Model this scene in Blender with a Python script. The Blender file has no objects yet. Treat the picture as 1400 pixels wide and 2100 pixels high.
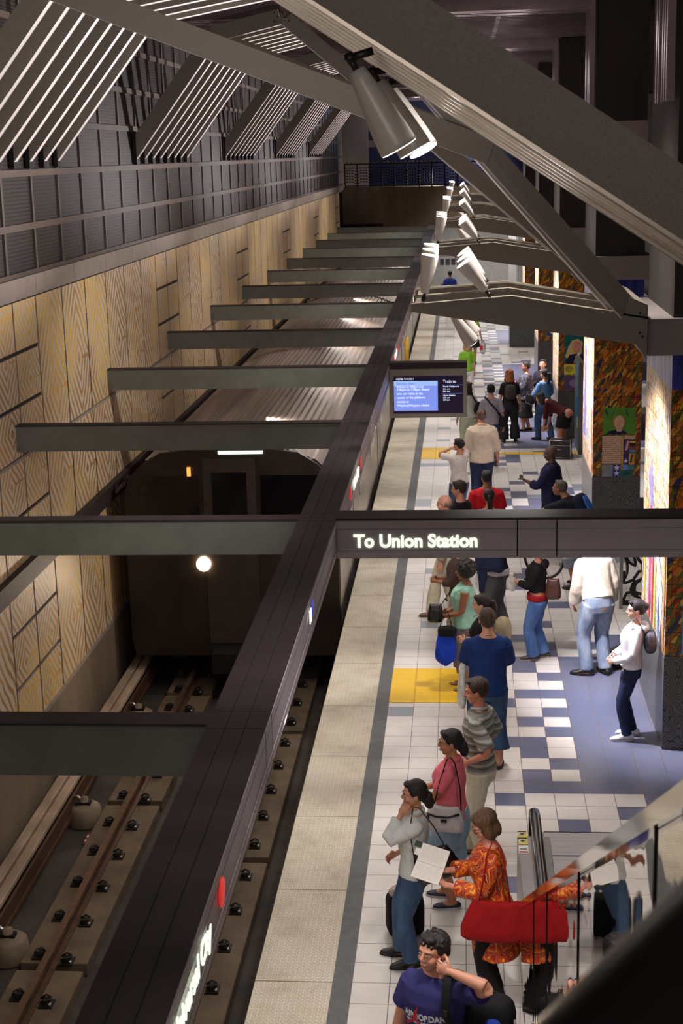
import bpy, bmesh, math, random
from mathutils import Vector, Matrix, Euler
random.seed(7)
S = bpy.context.scene
COL = S.collection
PI = math.pi
V = Vector

# ---------------------------------------------------------------- camera
cam_d = bpy.data.cameras.new('camera')
cam = bpy.data.objects.new('camera', cam_d)
COL.objects.link(cam)
yaw, pitch, roll = 0.08466, 0.236908, -0.026365
fwd = V((-math.sin(yaw)*math.cos(pitch), math.cos(yaw)*math.cos(pitch), -math.sin(pitch)))
rgt = V((math.cos(yaw), math.sin(yaw), 0))
upv = rgt.cross(fwd)
r2 = math.cos(roll)*rgt + math.sin(roll)*upv
u2 = -math.sin(roll)*rgt + math.cos(roll)*upv
M3 = Matrix((r2, u2, -fwd)).transposed()
cam.matrix_world = Matrix.Translation(V((0.91875, -13.3956, 6.4722))) @ M3.to_4x4()
cam_d.sensor_fit = 'VERTICAL'
cam_d.sensor_height = 36.0
cam_d.sensor_width = 24.0
cam_d.lens = 3039.39/2100*36.0
cam_d.clip_start = 0.05
cam_d.clip_end = 300
cam_d.dof.use_dof = True
cam_d.dof.focus_distance = 15.5
cam_d.dof.aperture_fstop = 9.0
S.camera = cam
S.view_settings.view_transform = 'Standard'
S.view_settings.look = 'None'
S.view_settings.gamma = 1
S.view_settings.exposure = 0.0
S.view_settings.use_curve_mapping = False
# dim ambient of the hall
w = bpy.data.worlds.new('world'); S.world = w; w.use_nodes = True
w.node_tree.nodes['Background'].inputs[0].default_value = (0.9, 0.8, 0.75, 1)
w.node_tree.nodes['Background'].inputs[1].default_value = 0.02

# ---------------------------------------------------------------- lights of the station and added fills
def lamp(kind, loc, target, energy, color=(1, .86, .78), size=.1, size_y=None, spot=60, blend=.6):
    d = bpy.data.lights.new('station_and_fill_light', kind)
    d.energy = energy; d.color = color
    if kind == 'AREA':
        d.size = size
        if size_y: d.shape = 'RECTANGLE'; d.size_y = size_y
    elif kind == 'SPOT':
        d.spot_size = math.radians(spot); d.spot_blend = blend; d.shadow_soft_size = size
    else: d.shadow_soft_size = size
    o = bpy.data.objects.new('station_and_fill_light', d); COL.objects.link(o)
    o.location = loc
    dv = V(target)-V(loc)
    o.rotation_euler = dv.to_track_quat('-Z', 'Y').to_euler()
    return o
WARM = (1, .87, .78); NEUT = (1, .93, .88); COOL = (.9, 1, .93); VIO = (.86, .86, 1)
BAY = 9.144
# fluorescent strips recessed in the underside of the long sign beam: platform side and track side
for k in range(13):
    y = -10 + k*4.8
    lamp('AREA', (-.24, y, 3.195), (.9, y, 0), 45, NEUT, .10, 4.0)
    lamp('AREA', (-.42, y, 3.195), (-1.6, y, 0), 2.2, WARM, .08, 4.0)
# added spots washing the left wall, standing in for scattered uplight
for k in range(7):
    y = -1 + k*9
    lamp('SPOT', (.3, y-1.5, 5.6), (-4.3, y, 3.3), 500, (1, .94, .88), .15, spot=100, blend=1)
# added downlights brightening the platform floor; no fixture is modelled
for k in range(8):
    y = -6.5 + k*BAY
    lamp('SPOT', (1.7, y, 8.3), (1.5, y+.6, 0), 1500, (1, .94, .90), .25, spot=86, blend=1)
# the pillars' left faces get their own violet-white floods, slung under the bracket arms
for k in range(7):
    y = 2.1 + k*BAY
    lamp('SPOT', (1.0, y+.4, 4.5), (3.1, y+1.1, 2.0), 1900, (.95, .92, 1), .06, spot=70, blend=.7)
# bracket-arm uplights washing the roof blades, set beyond the arms so blade sides stay dark
for k in range(5):
    y = 5.3 + k*BAY
    lamp('SPOT', (.55, y, 5.5), (-2.8, y-1.7, 7.8), 1500, (1, .93, .93), .06, spot=95, blend=.8)
    lamp('SPOT', (.95, y, 5.5), (-.4, y-1.4, 8.5), 500, (1, .93, .93), .06, spot=100, blend=.8)
lamp('SPOT', (-.3, -5.5, 5.45), (-2.6, -1.0, 8.3), 600, (1, .93, .93), .06, spot=100, blend=.9)
# added fill for the far end, below and above the cross passage
lamp('AREA', (2.5, 57, 3.3), (2.5, 57, 0), 260, (1, .96, .94), 5, 6)
lamp('POINT', (-1, 54.5, 8.0), (0, 0, 0), 90, (.9, .9, 1), .2)
# added fill lights: an area behind the camera, points in the vault bays
lamp('AREA', (.6, -17.0, 7.6), (.2, 0, 3.6), 150, (1, .9, .84), 5.0, 2.2)
for k in range(6):
    y = -2.0 + k*BAY
    lamp('POINT', (-.9, y, 6.9), (0, 0, 0), 4.5, (1, .86, .76), .25)
    lamp('POINT', (2.0, y+1.2, 7.9), (0, 0, 0), 20, (1, .84, .86), .25)
    lamp('POINT', (1.0, y+.6, 5.3), (0, 0, 0), 17, (1, .92, .9), .15)
for k in range(12):
    lamp('POINT', (-1.0, -8.1+4.572*k, 3.05), (0, 0, 0), 2.4, (.86, 1, .92), .10)  # added greenish fill points that brighten the cross-beam webs

# ---------------------------------------------------------------- materials
def _new(name):
    m = bpy.data.materials.new(name); m.use_nodes = True
    nt = m.node_tree; b = nt.nodes['Principled BSDF']
    return m, nt, b
def srgb(r, g, b):
    f = lambda c: ((c/255)/12.92 if c/255 <= .04045 else (((c/255)+.055)/1.055)**2.4)
    return (f(r), f(g), f(b), 1)
class NT:
    """tiny helper to write node graphs"""
    def __init__(s, nt): s.nt = nt
    def n(s, t, **kw):
        x = s.nt.nodes.new(t)
        for k, v in kw.items(): setattr(x, k, v)
        return x
    def l(s, a, b): s.nt.links.new(a, b)
    def val(s, sock, v):
        if isinstance(v, bpy.types.NodeSocket): s.l(v, sock)
        else: sock.default_value = v
    def math(s, op, a, b=0.0, c=None, clamp=False):
        x = s.n('ShaderNodeMath', operation=op); x.use_clamp = clamp
        s.val(x.inputs[0], a); s.val(x.inputs[1], b)
        if c is not None: s.val(x.inputs[2], c)
        return x.outputs[0]
    def mix(s, f, a, b):
        x = s.n('ShaderNodeMix', data_type='RGBA')
        s.val(x.inputs[0], f); s.val(x.inputs[6], a); s.val(x.inputs[7], b)
        return x.outputs[2]
    def ramp(s, f, stops, interp='LINEAR'):
        x = s.n('ShaderNodeValToRGB'); x.color_ramp.interpolation = interp
        el = x.color_ramp.elements
        while len(el) < len(stops): el.new(0.5)
        for e, (p, c) in zip(el, stops): e.position = p; e.color = c
        s.val(x.inputs[0], f); return x.outputs[0]
    def coord(s, which='Object'):
        return s.n('ShaderNodeTexCoord').outputs[which]
    def sep(s, v):
        x = s.n('ShaderNodeSeparateXYZ'); s.l(v, x.inputs[0]); return x.outputs
    def comb(s, a, b, c=0.0):
        x = s.n('ShaderNodeCombineXYZ')
        s.val(x.inputs[0], a); s.val(x.inputs[1], b); s.val(x.inputs[2], c); return x.outputs[0]
    def noise(s, v, scale, detail=3, rough=.55, out=0):
        x = s.n('ShaderNodeTexNoise'); x.inputs['Scale'].default_value = scale
        x.inputs['Detail'].default_value = detail; x.inputs['Roughness'].default_value = rough
        if v is not None: s.l(v, x.inputs['Vector'])
        return x.outputs[out]
    def map(s, v, scale=(1, 1, 1), rot=(0, 0, 0)):
        x = s.n('ShaderNodeMapping'); x.inputs['Scale'].default_value = scale; x.inputs['Rotation'].default_value = rot
        s.l(v, x.inputs[0]); return x.outputs[0]
    def bump(s, h, strength, dist=.01):
        x = s.n('ShaderNodeBump'); x.inputs['Strength'].default_value = strength; x.inputs['Distance'].default_value = dist
        s.l(h, x.inputs['Height']); return x.outputs[0]
def mat(name, rgb, rough=.6, metal=0.0, var=.12, scale=6.0, bump=0.0, bscale=60, emit=None, estr=1.0, spec=.5, stretch=(1, 1, 1)):
    m, nt, b = _new(name); t = NT(nt)
    c = srgb(*rgb)
    if var > 0:
        v = t.map(t.coord(), stretch)
        f = t.noise(v, scale, 4)
        c1 = tuple(x*(1-var) for x in c[:3])+(1,); c2 = tuple(min(1, x*(1+var)) for x in c[:3])+(1,)
        t.l(t.ramp(f, [(.3, c1), (.7, c2)]), b.inputs['Base Color'])
    else: b.inputs['Base Color'].default_value = c
    b.inputs['Roughness'].default_value = rough; b.inputs['Metallic'].default_value = metal
    b.inputs['Specular IOR Level'].default_value = spec
    if bump > 0:
        t.l(t.bump(t.noise(t.map(t.coord(), stretch), bscale, 3), bump), b.inputs['Normal'])
    if emit:
        b.inputs['Emission Color'].default_value = srgb(*emit); b.inputs['Emission Strength'].default_value = estr
    return m
M = {}
def m_(name, *a, **k):
    if name not in M: M[name] = mat(name, *a, **k)
    return M[name]

def mat_tile(name, rgb, speck=0.0):
    m, nt, b = _new(name); t = NT(nt)
    v = t.coord(); x, y, z = t.sep(v)
    s = 0.3048
    def dist(c):
        q = t.math('FRACT', t.math('ADD', t.math('DIVIDE', c, s), 100.0))
        return t.math('MINIMUM', q, t.math('SUBTRACT', 1.0, q))
    d = t.math('MINIMUM', dist(x), dist(y))
    line = t.math('LESS_THAN', d, .011)
    c = srgb(*rgb)
    n = t.noise(v, 3, 4)
    base = t.ramp(n, [(.3, tuple(q*.9 for q in c[:3])+(1,)), (.7, c)])
    if speck:
        sp = t.noise(v, 160, 2)
        base = t.mix(t.math('MULTIPLY', t.math('GREATER_THAN', sp, .54), speck), base, srgb(150, 155, 175))
    dirt = t.noise(v, 1.1, 5)
    base = t.mix(t.math('MULTIPLY', t.ramp(dirt, [(.45, (0, 0, 0, 1)), (.75, (1, 1, 1, 1))]), .18), base, srgb(150, 135, 115))
    base = t.mix(line, base, srgb(112, 92, 78))
    t.l(base, b.inputs['Base Color'])
    b.inputs['Roughness'].default_value = .28
    h = t.math('SUBTRACT', 1.0, line)
    t.l(t.bump(h, .35, .003), b.inputs['Normal'])
    return m
M['tile_w'] = mat_tile('white_tile', (226, 220, 214))
M['tile_b'] = mat_tile('blue_tile', (92, 98, 126), .4)
M['tile_g'] = mat_tile('grey_tile', (140, 150, 158))

def mat_tactile():
    m, nt, b = _new('tactile_paving'); t = NT(nt)
    v = t.coord(); x, y, z = t.sep(v); s = .047
    fx = t.math('SUBTRACT', t.math('FRACT', t.math('ADD', t.math('DIVIDE', x, s), 100.0)), .5)
    fy = t.math('SUBTRACT', t.math('FRACT', t.math('ADD', t.math('DIVIDE', y, s), 1000.0)), .5)
    r = t.math('SQRT', t.math('ADD', t.math('MULTIPLY', fx, fx), t.math('MULTIPLY', fy, fy)))
    dome = t.math('SUBTRACT', 1.0, t.math('SMOOTH_MIN', t.math('MULTIPLY', r, 3.0), 1.0, .2))
    n = t.noise(v, 2.2, 6, .65)
    base = t.ramp(n, [(.3, srgb(184, 172, 150)), (.5, srgb(210, 200, 180)), (.72, srgb(220, 211, 194))])
    fine = t.noise(v, 40, 3)
    base = t.mix(t.math('MULTIPLY', t.ramp(fine, [(.55, (0, 0, 0, 1)), (.75, (1, 1, 1, 1))]), .35), base, srgb(130, 116, 92))
    # dark collars round the domes
    ring = t.math('MULTIPLY', t.math('LESS_THAN', t.math('ABSOLUTE', t.math('SUBTRACT', r, .33)), .09), .38)
    base = t.mix(ring, base, srgb(120, 106, 84))
    q = t.math('FRACT', t.math('ADD', t.math('DIVIDE', t.math('ADD', y, 1.22), 1.53), 100.0))
    line = t.math('LESS_THAN', q, .007)
    base = t.mix(line, base, srgb(90, 78, 62))
    t.l(base, b.inputs['Base Color']); b.inputs['Roughness'].default_value = .6
    t.l(t.bump(dome, .8, .004), b.inputs['Normal'])
    return m
M['tactile'] = mat_tactile()
def mat_yellow():
    m, nt, b = _new('yellow_guidance_panel'); t = NT(nt)
    v = t.coord(); x, y, z = t.sep(v)
    f = t.math('SINE', t.math('MULTIPLY', y, 2*PI/.05))
    base = t.ramp(t.math('MULTIPLY_ADD', f, .5, .5), [(.2, srgb(226, 176, 14)), (.7, srgb(250, 204, 30))])
    q = t.math('FRACT', t.math('ADD', t.math('DIVIDE', x, .3048), 100.0))
    seam = t.math('LESS_THAN', t.math('MINIMUM', q, t.math('SUBTRACT', 1.0, q)), .03)
    base = t.mix(seam, base, srgb(205, 158, 20))
    d = t.noise(v, 9, 5); base = t.mix(t.math('MULTIPLY', t.math('GREATER_THAN', d, .66), .4), base, srgb(150, 110, 20))
    t.l(base, b.inputs['Base Color']); b.inputs['Roughness'].default_value = .45
    t.l(t.bump(f, .5, .004), b.inputs['Normal'])
    return m
M['yellow'] = mat_yellow()
M['greystrip'] = mat('grey_edge_strip', (92, 94, 94), .6, var=.15, scale=8, bump=.05)

def mat_concrete(name, rgb, dark=.55, scale=1.0, streak=True):
    m, nt, b = _new(name); t = NT(nt)
    v = t.coord(); c = srgb(*rgb); cd = tuple(q*dark for q in c[:3])+(1,)
    n1 = t.noise(t.map(v, (1, 1, .25) if streak else (1, 1, 1)), 1.6*scale, 6, .6)
    n2 = t.noise(v, 22*scale, 4, .6)
    base = t.ramp(n1, [(.32, cd), (.66, c)])
    base = t.mix(t.math('MULTIPLY', t.math('GREATER_THAN', n2, .64), .35), base, tuple(q*.35 for q in c[:3])+(1,))
    t.l(base, b.inputs['Base Color']); b.inputs['Roughness'].default_value = .85
    t.l(t.bump(n2, .25, .01), b.inputs['Normal'])
    return m
M['conc'] = mat_concrete('track_concrete', (126, 108, 88), .6)
M['conc_dark'] = mat_concrete('stained_concrete', (66, 58, 50), .45)
M['conc_pad'] = mat_concrete('rail_pad_concrete', (104, 86, 66), .55, 2, False)
M['shaft'] = mat_concrete('column_concrete', (58, 49, 42), .4)
M['ledge'] = mat_concrete('ledge_concrete', (150, 136, 126), .82, 1.2)

def mat_panels():
    """glazed wall panels with a mirrored wood-grain drawing; UV = position inside each panel, UV2 = size and seed"""
    m, nt, b = _new('wood_grain_wall_panel'); t = NT(nt)
    uv = t.n('ShaderNodeUVMap', uv_map='inner').outputs[0]; sd = t.n('ShaderNodeUVMap', uv_map='seed').outputs[0]
    u, vv, _ = t.sep(uv); s1, s2, _ = t.sep(sd)
    obj = t.coord()
    wob = t.math('MULTIPLY', t.math('SUBTRACT', t.noise(obj, 2.5, 2), .5), .22)
    uc = t.math('ADD', t.math('SUBTRACT', u, t.math('MULTIPLY', s2, 1.0)), t.math('MULTIPLY', wob, .5))
    au = t.math('ABSOLUTE', uc)
    vc = t.math('SUBTRACT', vv, t.math('MULTIPLY_ADD', s1, .5, .35))
    d = t.math('ADD', t.math('MULTIPLY', au, 1.0), t.math('MULTIPLY', t.math('ABSOLUTE', vc), .62))
    d = t.math('ADD', d, t.math('MULTIPLY', wob, .35))
    # upper grain drags away from the knot
    st = t.math('SINE', t.math('MULTIPLY', d, 46.0))
    wd = t.math('ADD', t.math('MULTIPLY', t.noise(obj, 1.4, 2), 1.4), -.75)
    ln = t.ramp(t.math('SUBTRACT', st, wd), [(.0, (0, 0, 0, 1)), (.45, (1, 1, 1, 1))])
    # knot arm running sideways
    arm = t.math('MULTIPLY', t.math('LESS_THAN', t.math('ABSOLUTE', t.math('ADD', vc, t.math('MULTIPLY', wob, .6))), .022), t.math('GREATER_THAN', uc, .12))
    ln = t.math('MAXIMUM', ln, arm)
    glz = t.noise(obj, .55, 2)
    ink = t.ramp(glz, [(.38, srgb(158, 112, 56)), (.48, srgb(186, 138, 60)), (.56, srgb(222, 172, 52))])
    cl = t.ramp(t.noise(obj, 1.0, 3), [(.3, srgb(196, 178, 156)), (.7, srgb(206, 194, 174))])
    pud = t.ramp(t.noise(obj, 2.0, 3), [(.5, (0, 0, 0, 1)), (.75, (1, 1, 1, 1))])
    cl = t.mix(t.math('MULTIPLY', pud, .45), cl, srgb(186, 146, 84))
    base = t.mix(t.math('MULTIPLY', ln, .9), cl, ink)
    t.l(base, b.inputs['Base Color']); b.inputs['Roughness'].default_value = .5
    return m
M['panel'] = mat_panels()
M['panel_gap'] = mat('panel_joint', (40, 34, 29), .7, var=.1)

def mat_louver():
    m, nt, b = _new('louvred_metal_panel'); t = NT(nt)
    v = t.coord(); x, y, z = t.sep(v)
    q = t.math('FRACT', t.math('ADD', t.math('DIVIDE', z, .045), 100.0))
    slot = t.math('LESS_THAN', q, .55)
    n = t.noise(v, 1.2, 5)
    base = t.ramp(n, [(.3, srgb(42, 33, 27)), (.7, srgb(60, 48, 39))])
    base = t.mix(slot, base, srgb(20, 16, 14))
    t.l(base, b.inputs['Base Color']); b.inputs['Roughness'].default_value = .55; b.inputs['Metallic'].default_value = .3
    t.l(t.bump(t.math('SUBTRACT', 1.0, slot), .6, .01), b.inputs['Normal'])
    return m
M['louver'] = mat_louver()
M['louver_frame'] = mat('louver_frame', (80, 66, 57), .6, .0, var=.2, scale=2)
def mat_ribbed():
    m, nt, b = _new('ribbed_ceiling_panel'); t = NT(nt); v = t.coord(); x, y, z = t.sep(v)
    q = t.math('FRACT', t.math('ADD', t.math('DIVIDE', y, .075), 500.0)); rb = t.math('LESS_THAN', q, .45)
    n = t.noise(t.map(v, (.15, 3.2, 1)), 1.3, 4, .6)
    base = t.ramp(n, [(.35, srgb(58, 50, 50)), (.52, srgb(92, 80, 82)), (.64, srgb(170, 150, 156))])
    t.l(t.mix(rb, base, srgb(34, 28, 28)), b.inputs['Base Color']); b.inputs['Roughness'].default_value = .4; b.inputs['Metallic'].default_value = .2
    t.l(t.bump(t.math('SUBTRACT', 1.0, rb), .6, .01), b.inputs['Normal']); return m
M['perf'] = mat_ribbed()
M['rib'] = mat('ribbed_ceiling_metal', (120, 104, 104), .35, .6, var=.2, scale=2)
def mat_truss():
    m, nt, b = _new('painted_truss_steel'); t = NT(nt)
    v = t.coord()
    sp = t.noise(v, 190, 3, .7)
    base = t.ramp(sp, [(.34, srgb(88, 83, 75)), (.42, srgb(126, 117, 104)), (.7, srgb(134, 125, 111))])
    t.l(base, b.inputs['Base Color']); b.inputs['Roughness'].default_value = .55
    t.l(t.bump(sp, .12, .004), b.inputs['Normal'])
    return m
M['truss'] = mat_truss()
M['flange'] = mat('lit_blade_edge', (208, 200, 198), .5, var=.05)  # blade undersides: truss paint made paler, with the uplight put into the colour
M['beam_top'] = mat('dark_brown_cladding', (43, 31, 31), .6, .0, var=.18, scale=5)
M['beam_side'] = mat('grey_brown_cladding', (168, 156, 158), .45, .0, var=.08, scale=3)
M['xbeam'] = mat('grey_steel_beam', (104, 106, 98), .5, .1, var=.15, scale=4)
M['sign_face'] = mat('sign_fascia', (172, 162, 165), .5, .0, var=.06)
M['dark'] = mat('dark_gap', (14, 12, 11), .9, var=0)
M['lamp_white'] = mat('white_lamp_shell', (214, 206, 198), .3, var=.04)
M['lamp_dark'] = mat('lamp_bracket', (60, 54, 50), .4, .6, var=.1)
M['glow'] = mat('lamp_glow', (255, 250, 245), .5, var=0, emit=(255, 246, 238), estr=30)
M['text'] = mat('lit_lettering', (240, 250, 235), .5, var=0, emit=(238, 250, 228), estr=1.05)
M['steel'] = mat('brushed_steel', (176, 170, 168), .3, .9, var=.1, scale=3, stretch=(1, 12, 1))
M['rust'] = mat('rusty_rail', (84, 56, 40), .55, .3, var=.25, scale=12)
M['railtop'] = mat('worn_rail_head', (120, 96, 80), .35, .7, var=.15, scale=8)
M['iron'] = mat('black_iron', (28, 24, 22), .6, .4, var=.3, scale=20)
M['rubber'] = mat('black_rubber', (24, 21, 21), .25, 0, var=.1)

# ---------------------------------------------------------------- mesh helpers
class MB:
    def __init__(s): s.v = []; s.f = []; s.mi = []; s.mats = []; s.sm = []
    def slot(s, m):
        if m not in s.mats: s.mats.append(m)
        return s.mats.index(m)
    def add(s, vs, fs, m, smooth=False):
        k = len(s.v); s.v += [tuple(q) for q in vs]; i = s.slot(m)
        for f in fs: s.f.append([k+q for q in f]); s.mi.append(i); s.sm.append(smooth)
        return s
    def box(s, x0, x1, y0, y1, z0, z1, m, T=None):
        vs = [V((x, y, z)) for x in (x0, x1) for y in (y0, y1) for z in (z0, z1)]
        if T: vs = [T @ q for q in vs]
        return s.add(vs, [(0, 1, 3, 2), (4, 6, 7, 5), (0, 4, 5, 1), (2, 3, 7, 6), (0, 2, 6, 4), (1, 5, 7, 3)], m)
    def prism(s, pts, axis, a, b, m, mside=None, T=None):
        """polygon pts in the plane across `axis`, extruded from a to b"""
        n = len(pts)
        def P(p, t):
            return V((t, p[0], p[1])) if axis == 'x' else V((p[0], t, p[1])) if axis == 'y' else V((p[0], p[1], t))
        vs = [P(p, a) for p in pts]+[P(p, b) for p in pts]
        if T: vs = [T @ q for q in vs]
        s.add(vs, [list(range(n)), list(range(2*n-1, n-1, -1))], m)
        k = len(s.v)-2*n; i = s.slot(mside or m)
        for q in range(n):
            r = (q+1) % n
            s.f.append([k+q, k+n+q, k+n+r, k+r]); s.mi.append(i); s.sm.append(False)
        return s
    def tube(s, pts, r, m, n=8, ry=None, side=None, caps=True, smooth=True):
        """loft along pts; r number or list; ry second radius; side = reference direction of first radius"""
        pts = [V(p) for p in pts]; N = len(pts)
        R = r if isinstance(r, (list, tuple)) else [r]*N
        RY = R if ry is None else (ry if isinstance(ry, (list, tuple)) else [ry]*N)
        vs = []; prev = V(side) if side is not None else None
        for i, p in enumerate(pts):
            d = (pts[min(i+1, N-1)]-pts[max(i-1, 0)])
            d = d.normalized() if d.length > 1e-9 else V((0, 0, 1))
            a = prev if prev is not None else (V((1, 0, 0)) if abs(d.x) < .9 else V((0, 1, 0)))
            a = a-d*a.dot(d)
            if a.length < 1e-4: a = V((0, 1, 0))-d*d.y
            a.normalize(); b = d.cross(a)
            if side is None: prev = a
            for k in range(n):
                t = 2*PI*k/n; vs.append(p+a*(R[i]*math.cos(t))+b*(RY[i]*math.sin(t)))
        fs = []
        for i in range(N-1):
            for k in range(n):
                j = (k+1) % n; fs.append((i*n+k, i*n+j, (i+1)*n+j, (i+1)*n+k))
        if caps: fs += [list(range(n-1, -1, -1)), [(N-1)*n+k for k in range(n)]]
        return s.add(vs, fs, m, smooth)
    def lathe(s, prof, m, n=24, T=None, smooth=True, caps=True):
        vs = []
        for r, z in prof:
            for k in range(n):
                t = 2*PI*k/n; q = V((r*math.cos(t), r*math.sin(t), z)); vs.append(T @ q if T else q)
        fs = []; N = len(prof)
        for i in range(N-1):
            for k in range(n):
                j = (k+1) % n; fs.append((i*n+k, i*n+j, (i+1)*n+j, (i+1)*n+k))
        if caps: fs += [list(range(n-1, -1, -1)), [(N-1)*n+k for k in range(n)]]
        return s.add(vs, fs, m, smooth)
    def ell(s, c, r, m, n=12, T=None):
        """closed ellipsoid"""
        c = V(c); vs = []; fs = []; h = n//2+1
        vs.append(V((0, 0, 1)))
        for i in range(1, h):
            a = PI*i/h
            for k in range(n):
                t = 2*PI*k/n; vs.append(V((math.sin(a)*math.cos(t), math.sin(a)*math.sin(t), math.cos(a))))
        vs.append(V((0, 0, -1)))
        vs = [V((q.x*r[0], q.y*r[1], q.z*r[2])) for q in vs]
        if T: vs = [T @ q for q in vs]
        vs = [c+q for q in vs]
        for k in range(n): fs.append((0, 1+k, 1+(k+1) % n))
        for i in range(h-2):
            for k in range(n):
                a = 1+i*n+k; b = 1+i*n+(k+1) % n; fs.append((a, a+n, b+n, b))
        L = len(vs)-1; o = 1+(h-2)*n
        for k in range(n): fs.append((L, o+(k+1) % n, o+k))
        return s.add(vs, fs, m, True)
    def mesh(s, name):
        me = bpy.data.meshes.new(name); me.from_pydata(s.v, [], s.f)
        for m in s.mats: me.materials.append(m)
        me.polygons.foreach_set('material_index', s.mi); me.polygons.foreach_set('use_smooth', s.sm)
        me.update(); return me
    def build(s, name, parent=None, bevel=0, fix=True):
        me = s.mesh(name)
        if fix:
            bm = bmesh.new(); bm.from_mesh(me); bmesh.ops.recalc_face_normals(bm, faces=bm.faces); bm.to_mesh(me); bm.free()
        o = bpy.data.objects.new(name, me); COL.objects.link(o)
        if parent: o.parent = parent
        if bevel:
            b = o.modifiers.new('bevel', 'BEVEL'); b.width = bevel; b.segments = 2; b.limit_method = 'ANGLE'; b.angle_limit = .6
        return o
def tag(o, label=None, cat=None, group=None, kind=None):
    if label: o['label'] = label
    if cat: o['category'] = cat
    if group: o['group'] = group
    if kind: o['kind'] = kind
    return o
def struct(o): o['kind'] = 'structure'; return o
def empty(name, loc=(0, 0, 0), rz=0, label=None, cat=None, group=None):
    o = bpy.data.objects.new(name, None); COL.objects.link(o); o.location = loc; o.rotation_euler = (0, 0, rz)
    o.empty_display_size = .1
    return tag(o, label, cat, group)
def text_mesh(txt, size, m, depth=.004, bold=0.0, align='LEFT', sx=1.0, shear=0.0):
    cu = bpy.data.curves.new('lettering', 'FONT'); cu.body = txt; cu.size = size; cu.extrude = depth; cu.offset = bold
    cu.align_x = align; cu.shear = shear
    o = bpy.data.objects.new('t', cu); COL.objects.link(o)
    bpy.context.view_layer.update()
    me = bpy.data.meshes.new_from_object(o.evaluated_get(bpy.context.evaluated_depsgraph_get()))
    bpy.data.objects.remove(o); bpy.data.curves.remove(cu)
    for v in me.vertices: v.co.x *= sx
    me.materials.clear(); me.materials.append(m); return me
def place_text(me, name, parent, origin, ex, ey):
    """lay a text mesh with its x axis along ex and its y axis along ey (baked into the mesh)"""
    ex = V(ex).normalized(); ey = V(ey).normalized(); ez = ex.cross(ey)
    T = Matrix.Translation(V(origin)) @ Matrix((ex, ey, ez)).transposed().to_4x4()
    me.transform(T); o = bpy.data.objects.new(name, me); COL.objects.link(o); o.parent = parent; return o
# ================================================================ THE SETTING
XE, XT, XG = -.785, -.158, 0.0       # platform edge, tactile / grey strip line, tile line
YN, YF = -13.0, 62.0
T_ = .3048
# platform tiles: bays of 30 rows repeat with the pillars
pat = {-9: {}, -8: {7: 1}, -7: {}, -6: {}, -5: {6: 1}, -4: {}, -3: {5: 1, 9: 1}, -2: {6: 1, 8: 1, 9: 1}, -1: {6: 1},
       0: {5: 1, 7: 2}, 1: {5: 1, 7: 2}, 2: {6: 1, 7: 2}, 3: {7: 2}, 4: {5: 1, 6: 1, 7: 2}, 5: {4: 1, 7: 2}, 6: {6: 1, 7: 2},
       7: {5: 1, 7: 2}, 8: {6: 1, 7: 2}, 9: {4: 1, 5: 1, 7: 2}, 10: {4: 0, 5: 1, 7: 2}, 11: {6: 1, 7: 2}, 12: {5: 1, 7: 2},
       13: {5: 1, 6: 1, 7: 2}, 14: {4: 1, 9: 1}, 15: {8: 1, 9: 1}, 16: {7: 1}, -10: {4: 1}, -12: {6: 1}, -13: {5: 1, 6: 1}, -11: {5: 1}, -14: {6: 1}}
def is_blue(c, r):
    rr = (r+14) % 30-14
    d = pat.get(rr, {})
    if c in d and d[c] == 1: return True
    if 2 in d.values() and c >= 7: return True
    return False
mb = MB(); rng = random.Random(3)
nr0 = int((17*T_-YF)/T_); 
for r in range(-190, 62):
    y1 = (17-r)*T_; y0 = y1-T_
    for c in range(0, 30):
        x0, x1 = c*T_, (c+1)*T_
        if is_blue(c, r): m = M['tile_b']
        elif (c, r) in ((0, 6), (1, -5), (2, -1), (1, -17), (0, -30)) or (r < -12 and rng.random() < .05): m = M['tile_g']
        else: m = M['tile_w']
        mb.add([(x0, y0, 0), (x1, y0, 0), (x1, y1, 0), (x0, y1, 0)], [(0, 1, 2, 3)], m)
mb.box(XG, 30*T_, (17-61)*T_-T_, 190*T_+17*T_+T_, -.25, -.002, M['conc'])
mb.box(XT, XG, YN-1, YF, -.25, 0, M['greystrip'])
mb.box(XE, XT, YN-1, YF, -.12, 0, M['tactile'])
mb.box(XE+.1, XT, YN-1, YF, -1.3, -.12, M['conc_dark'])
mb.box(XE-.004, XE, YN-1, YF, -.12, 0, M['conc_dark'])
struct(mb.build('floor', fix=False))
# yellow guidance panels set flush in the tiles
def yellow(x0, x1, y0, y1, lab):
    o = MB().box(x0, x1, y0, y1, 0.0, .006, M['yellow']).build('guidance_panel')
    tag(o, lab, 'tactile panel', 'yellow guidance panels')
yellow(0.0, .9, 3.49, 4.71, 'large yellow ribbed guidance panel on the platform by the woman with the blue tote')
yellow(0.0, .62, 18.16, 19.36, 'yellow ribbed panel at the platform edge behind the man in the beige blazer')
yellow(1.45, 4.0, 18.55, 18.75, 'narrow yellow stripe across the tiles in front of the black road case')

# track bed
mb = MB(); mb.box(-4.4, XE+.1, YN-1, YF, -1.45, -1.3, M['conc_dark'])
struct(mb.build('trim_1'))

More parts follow.
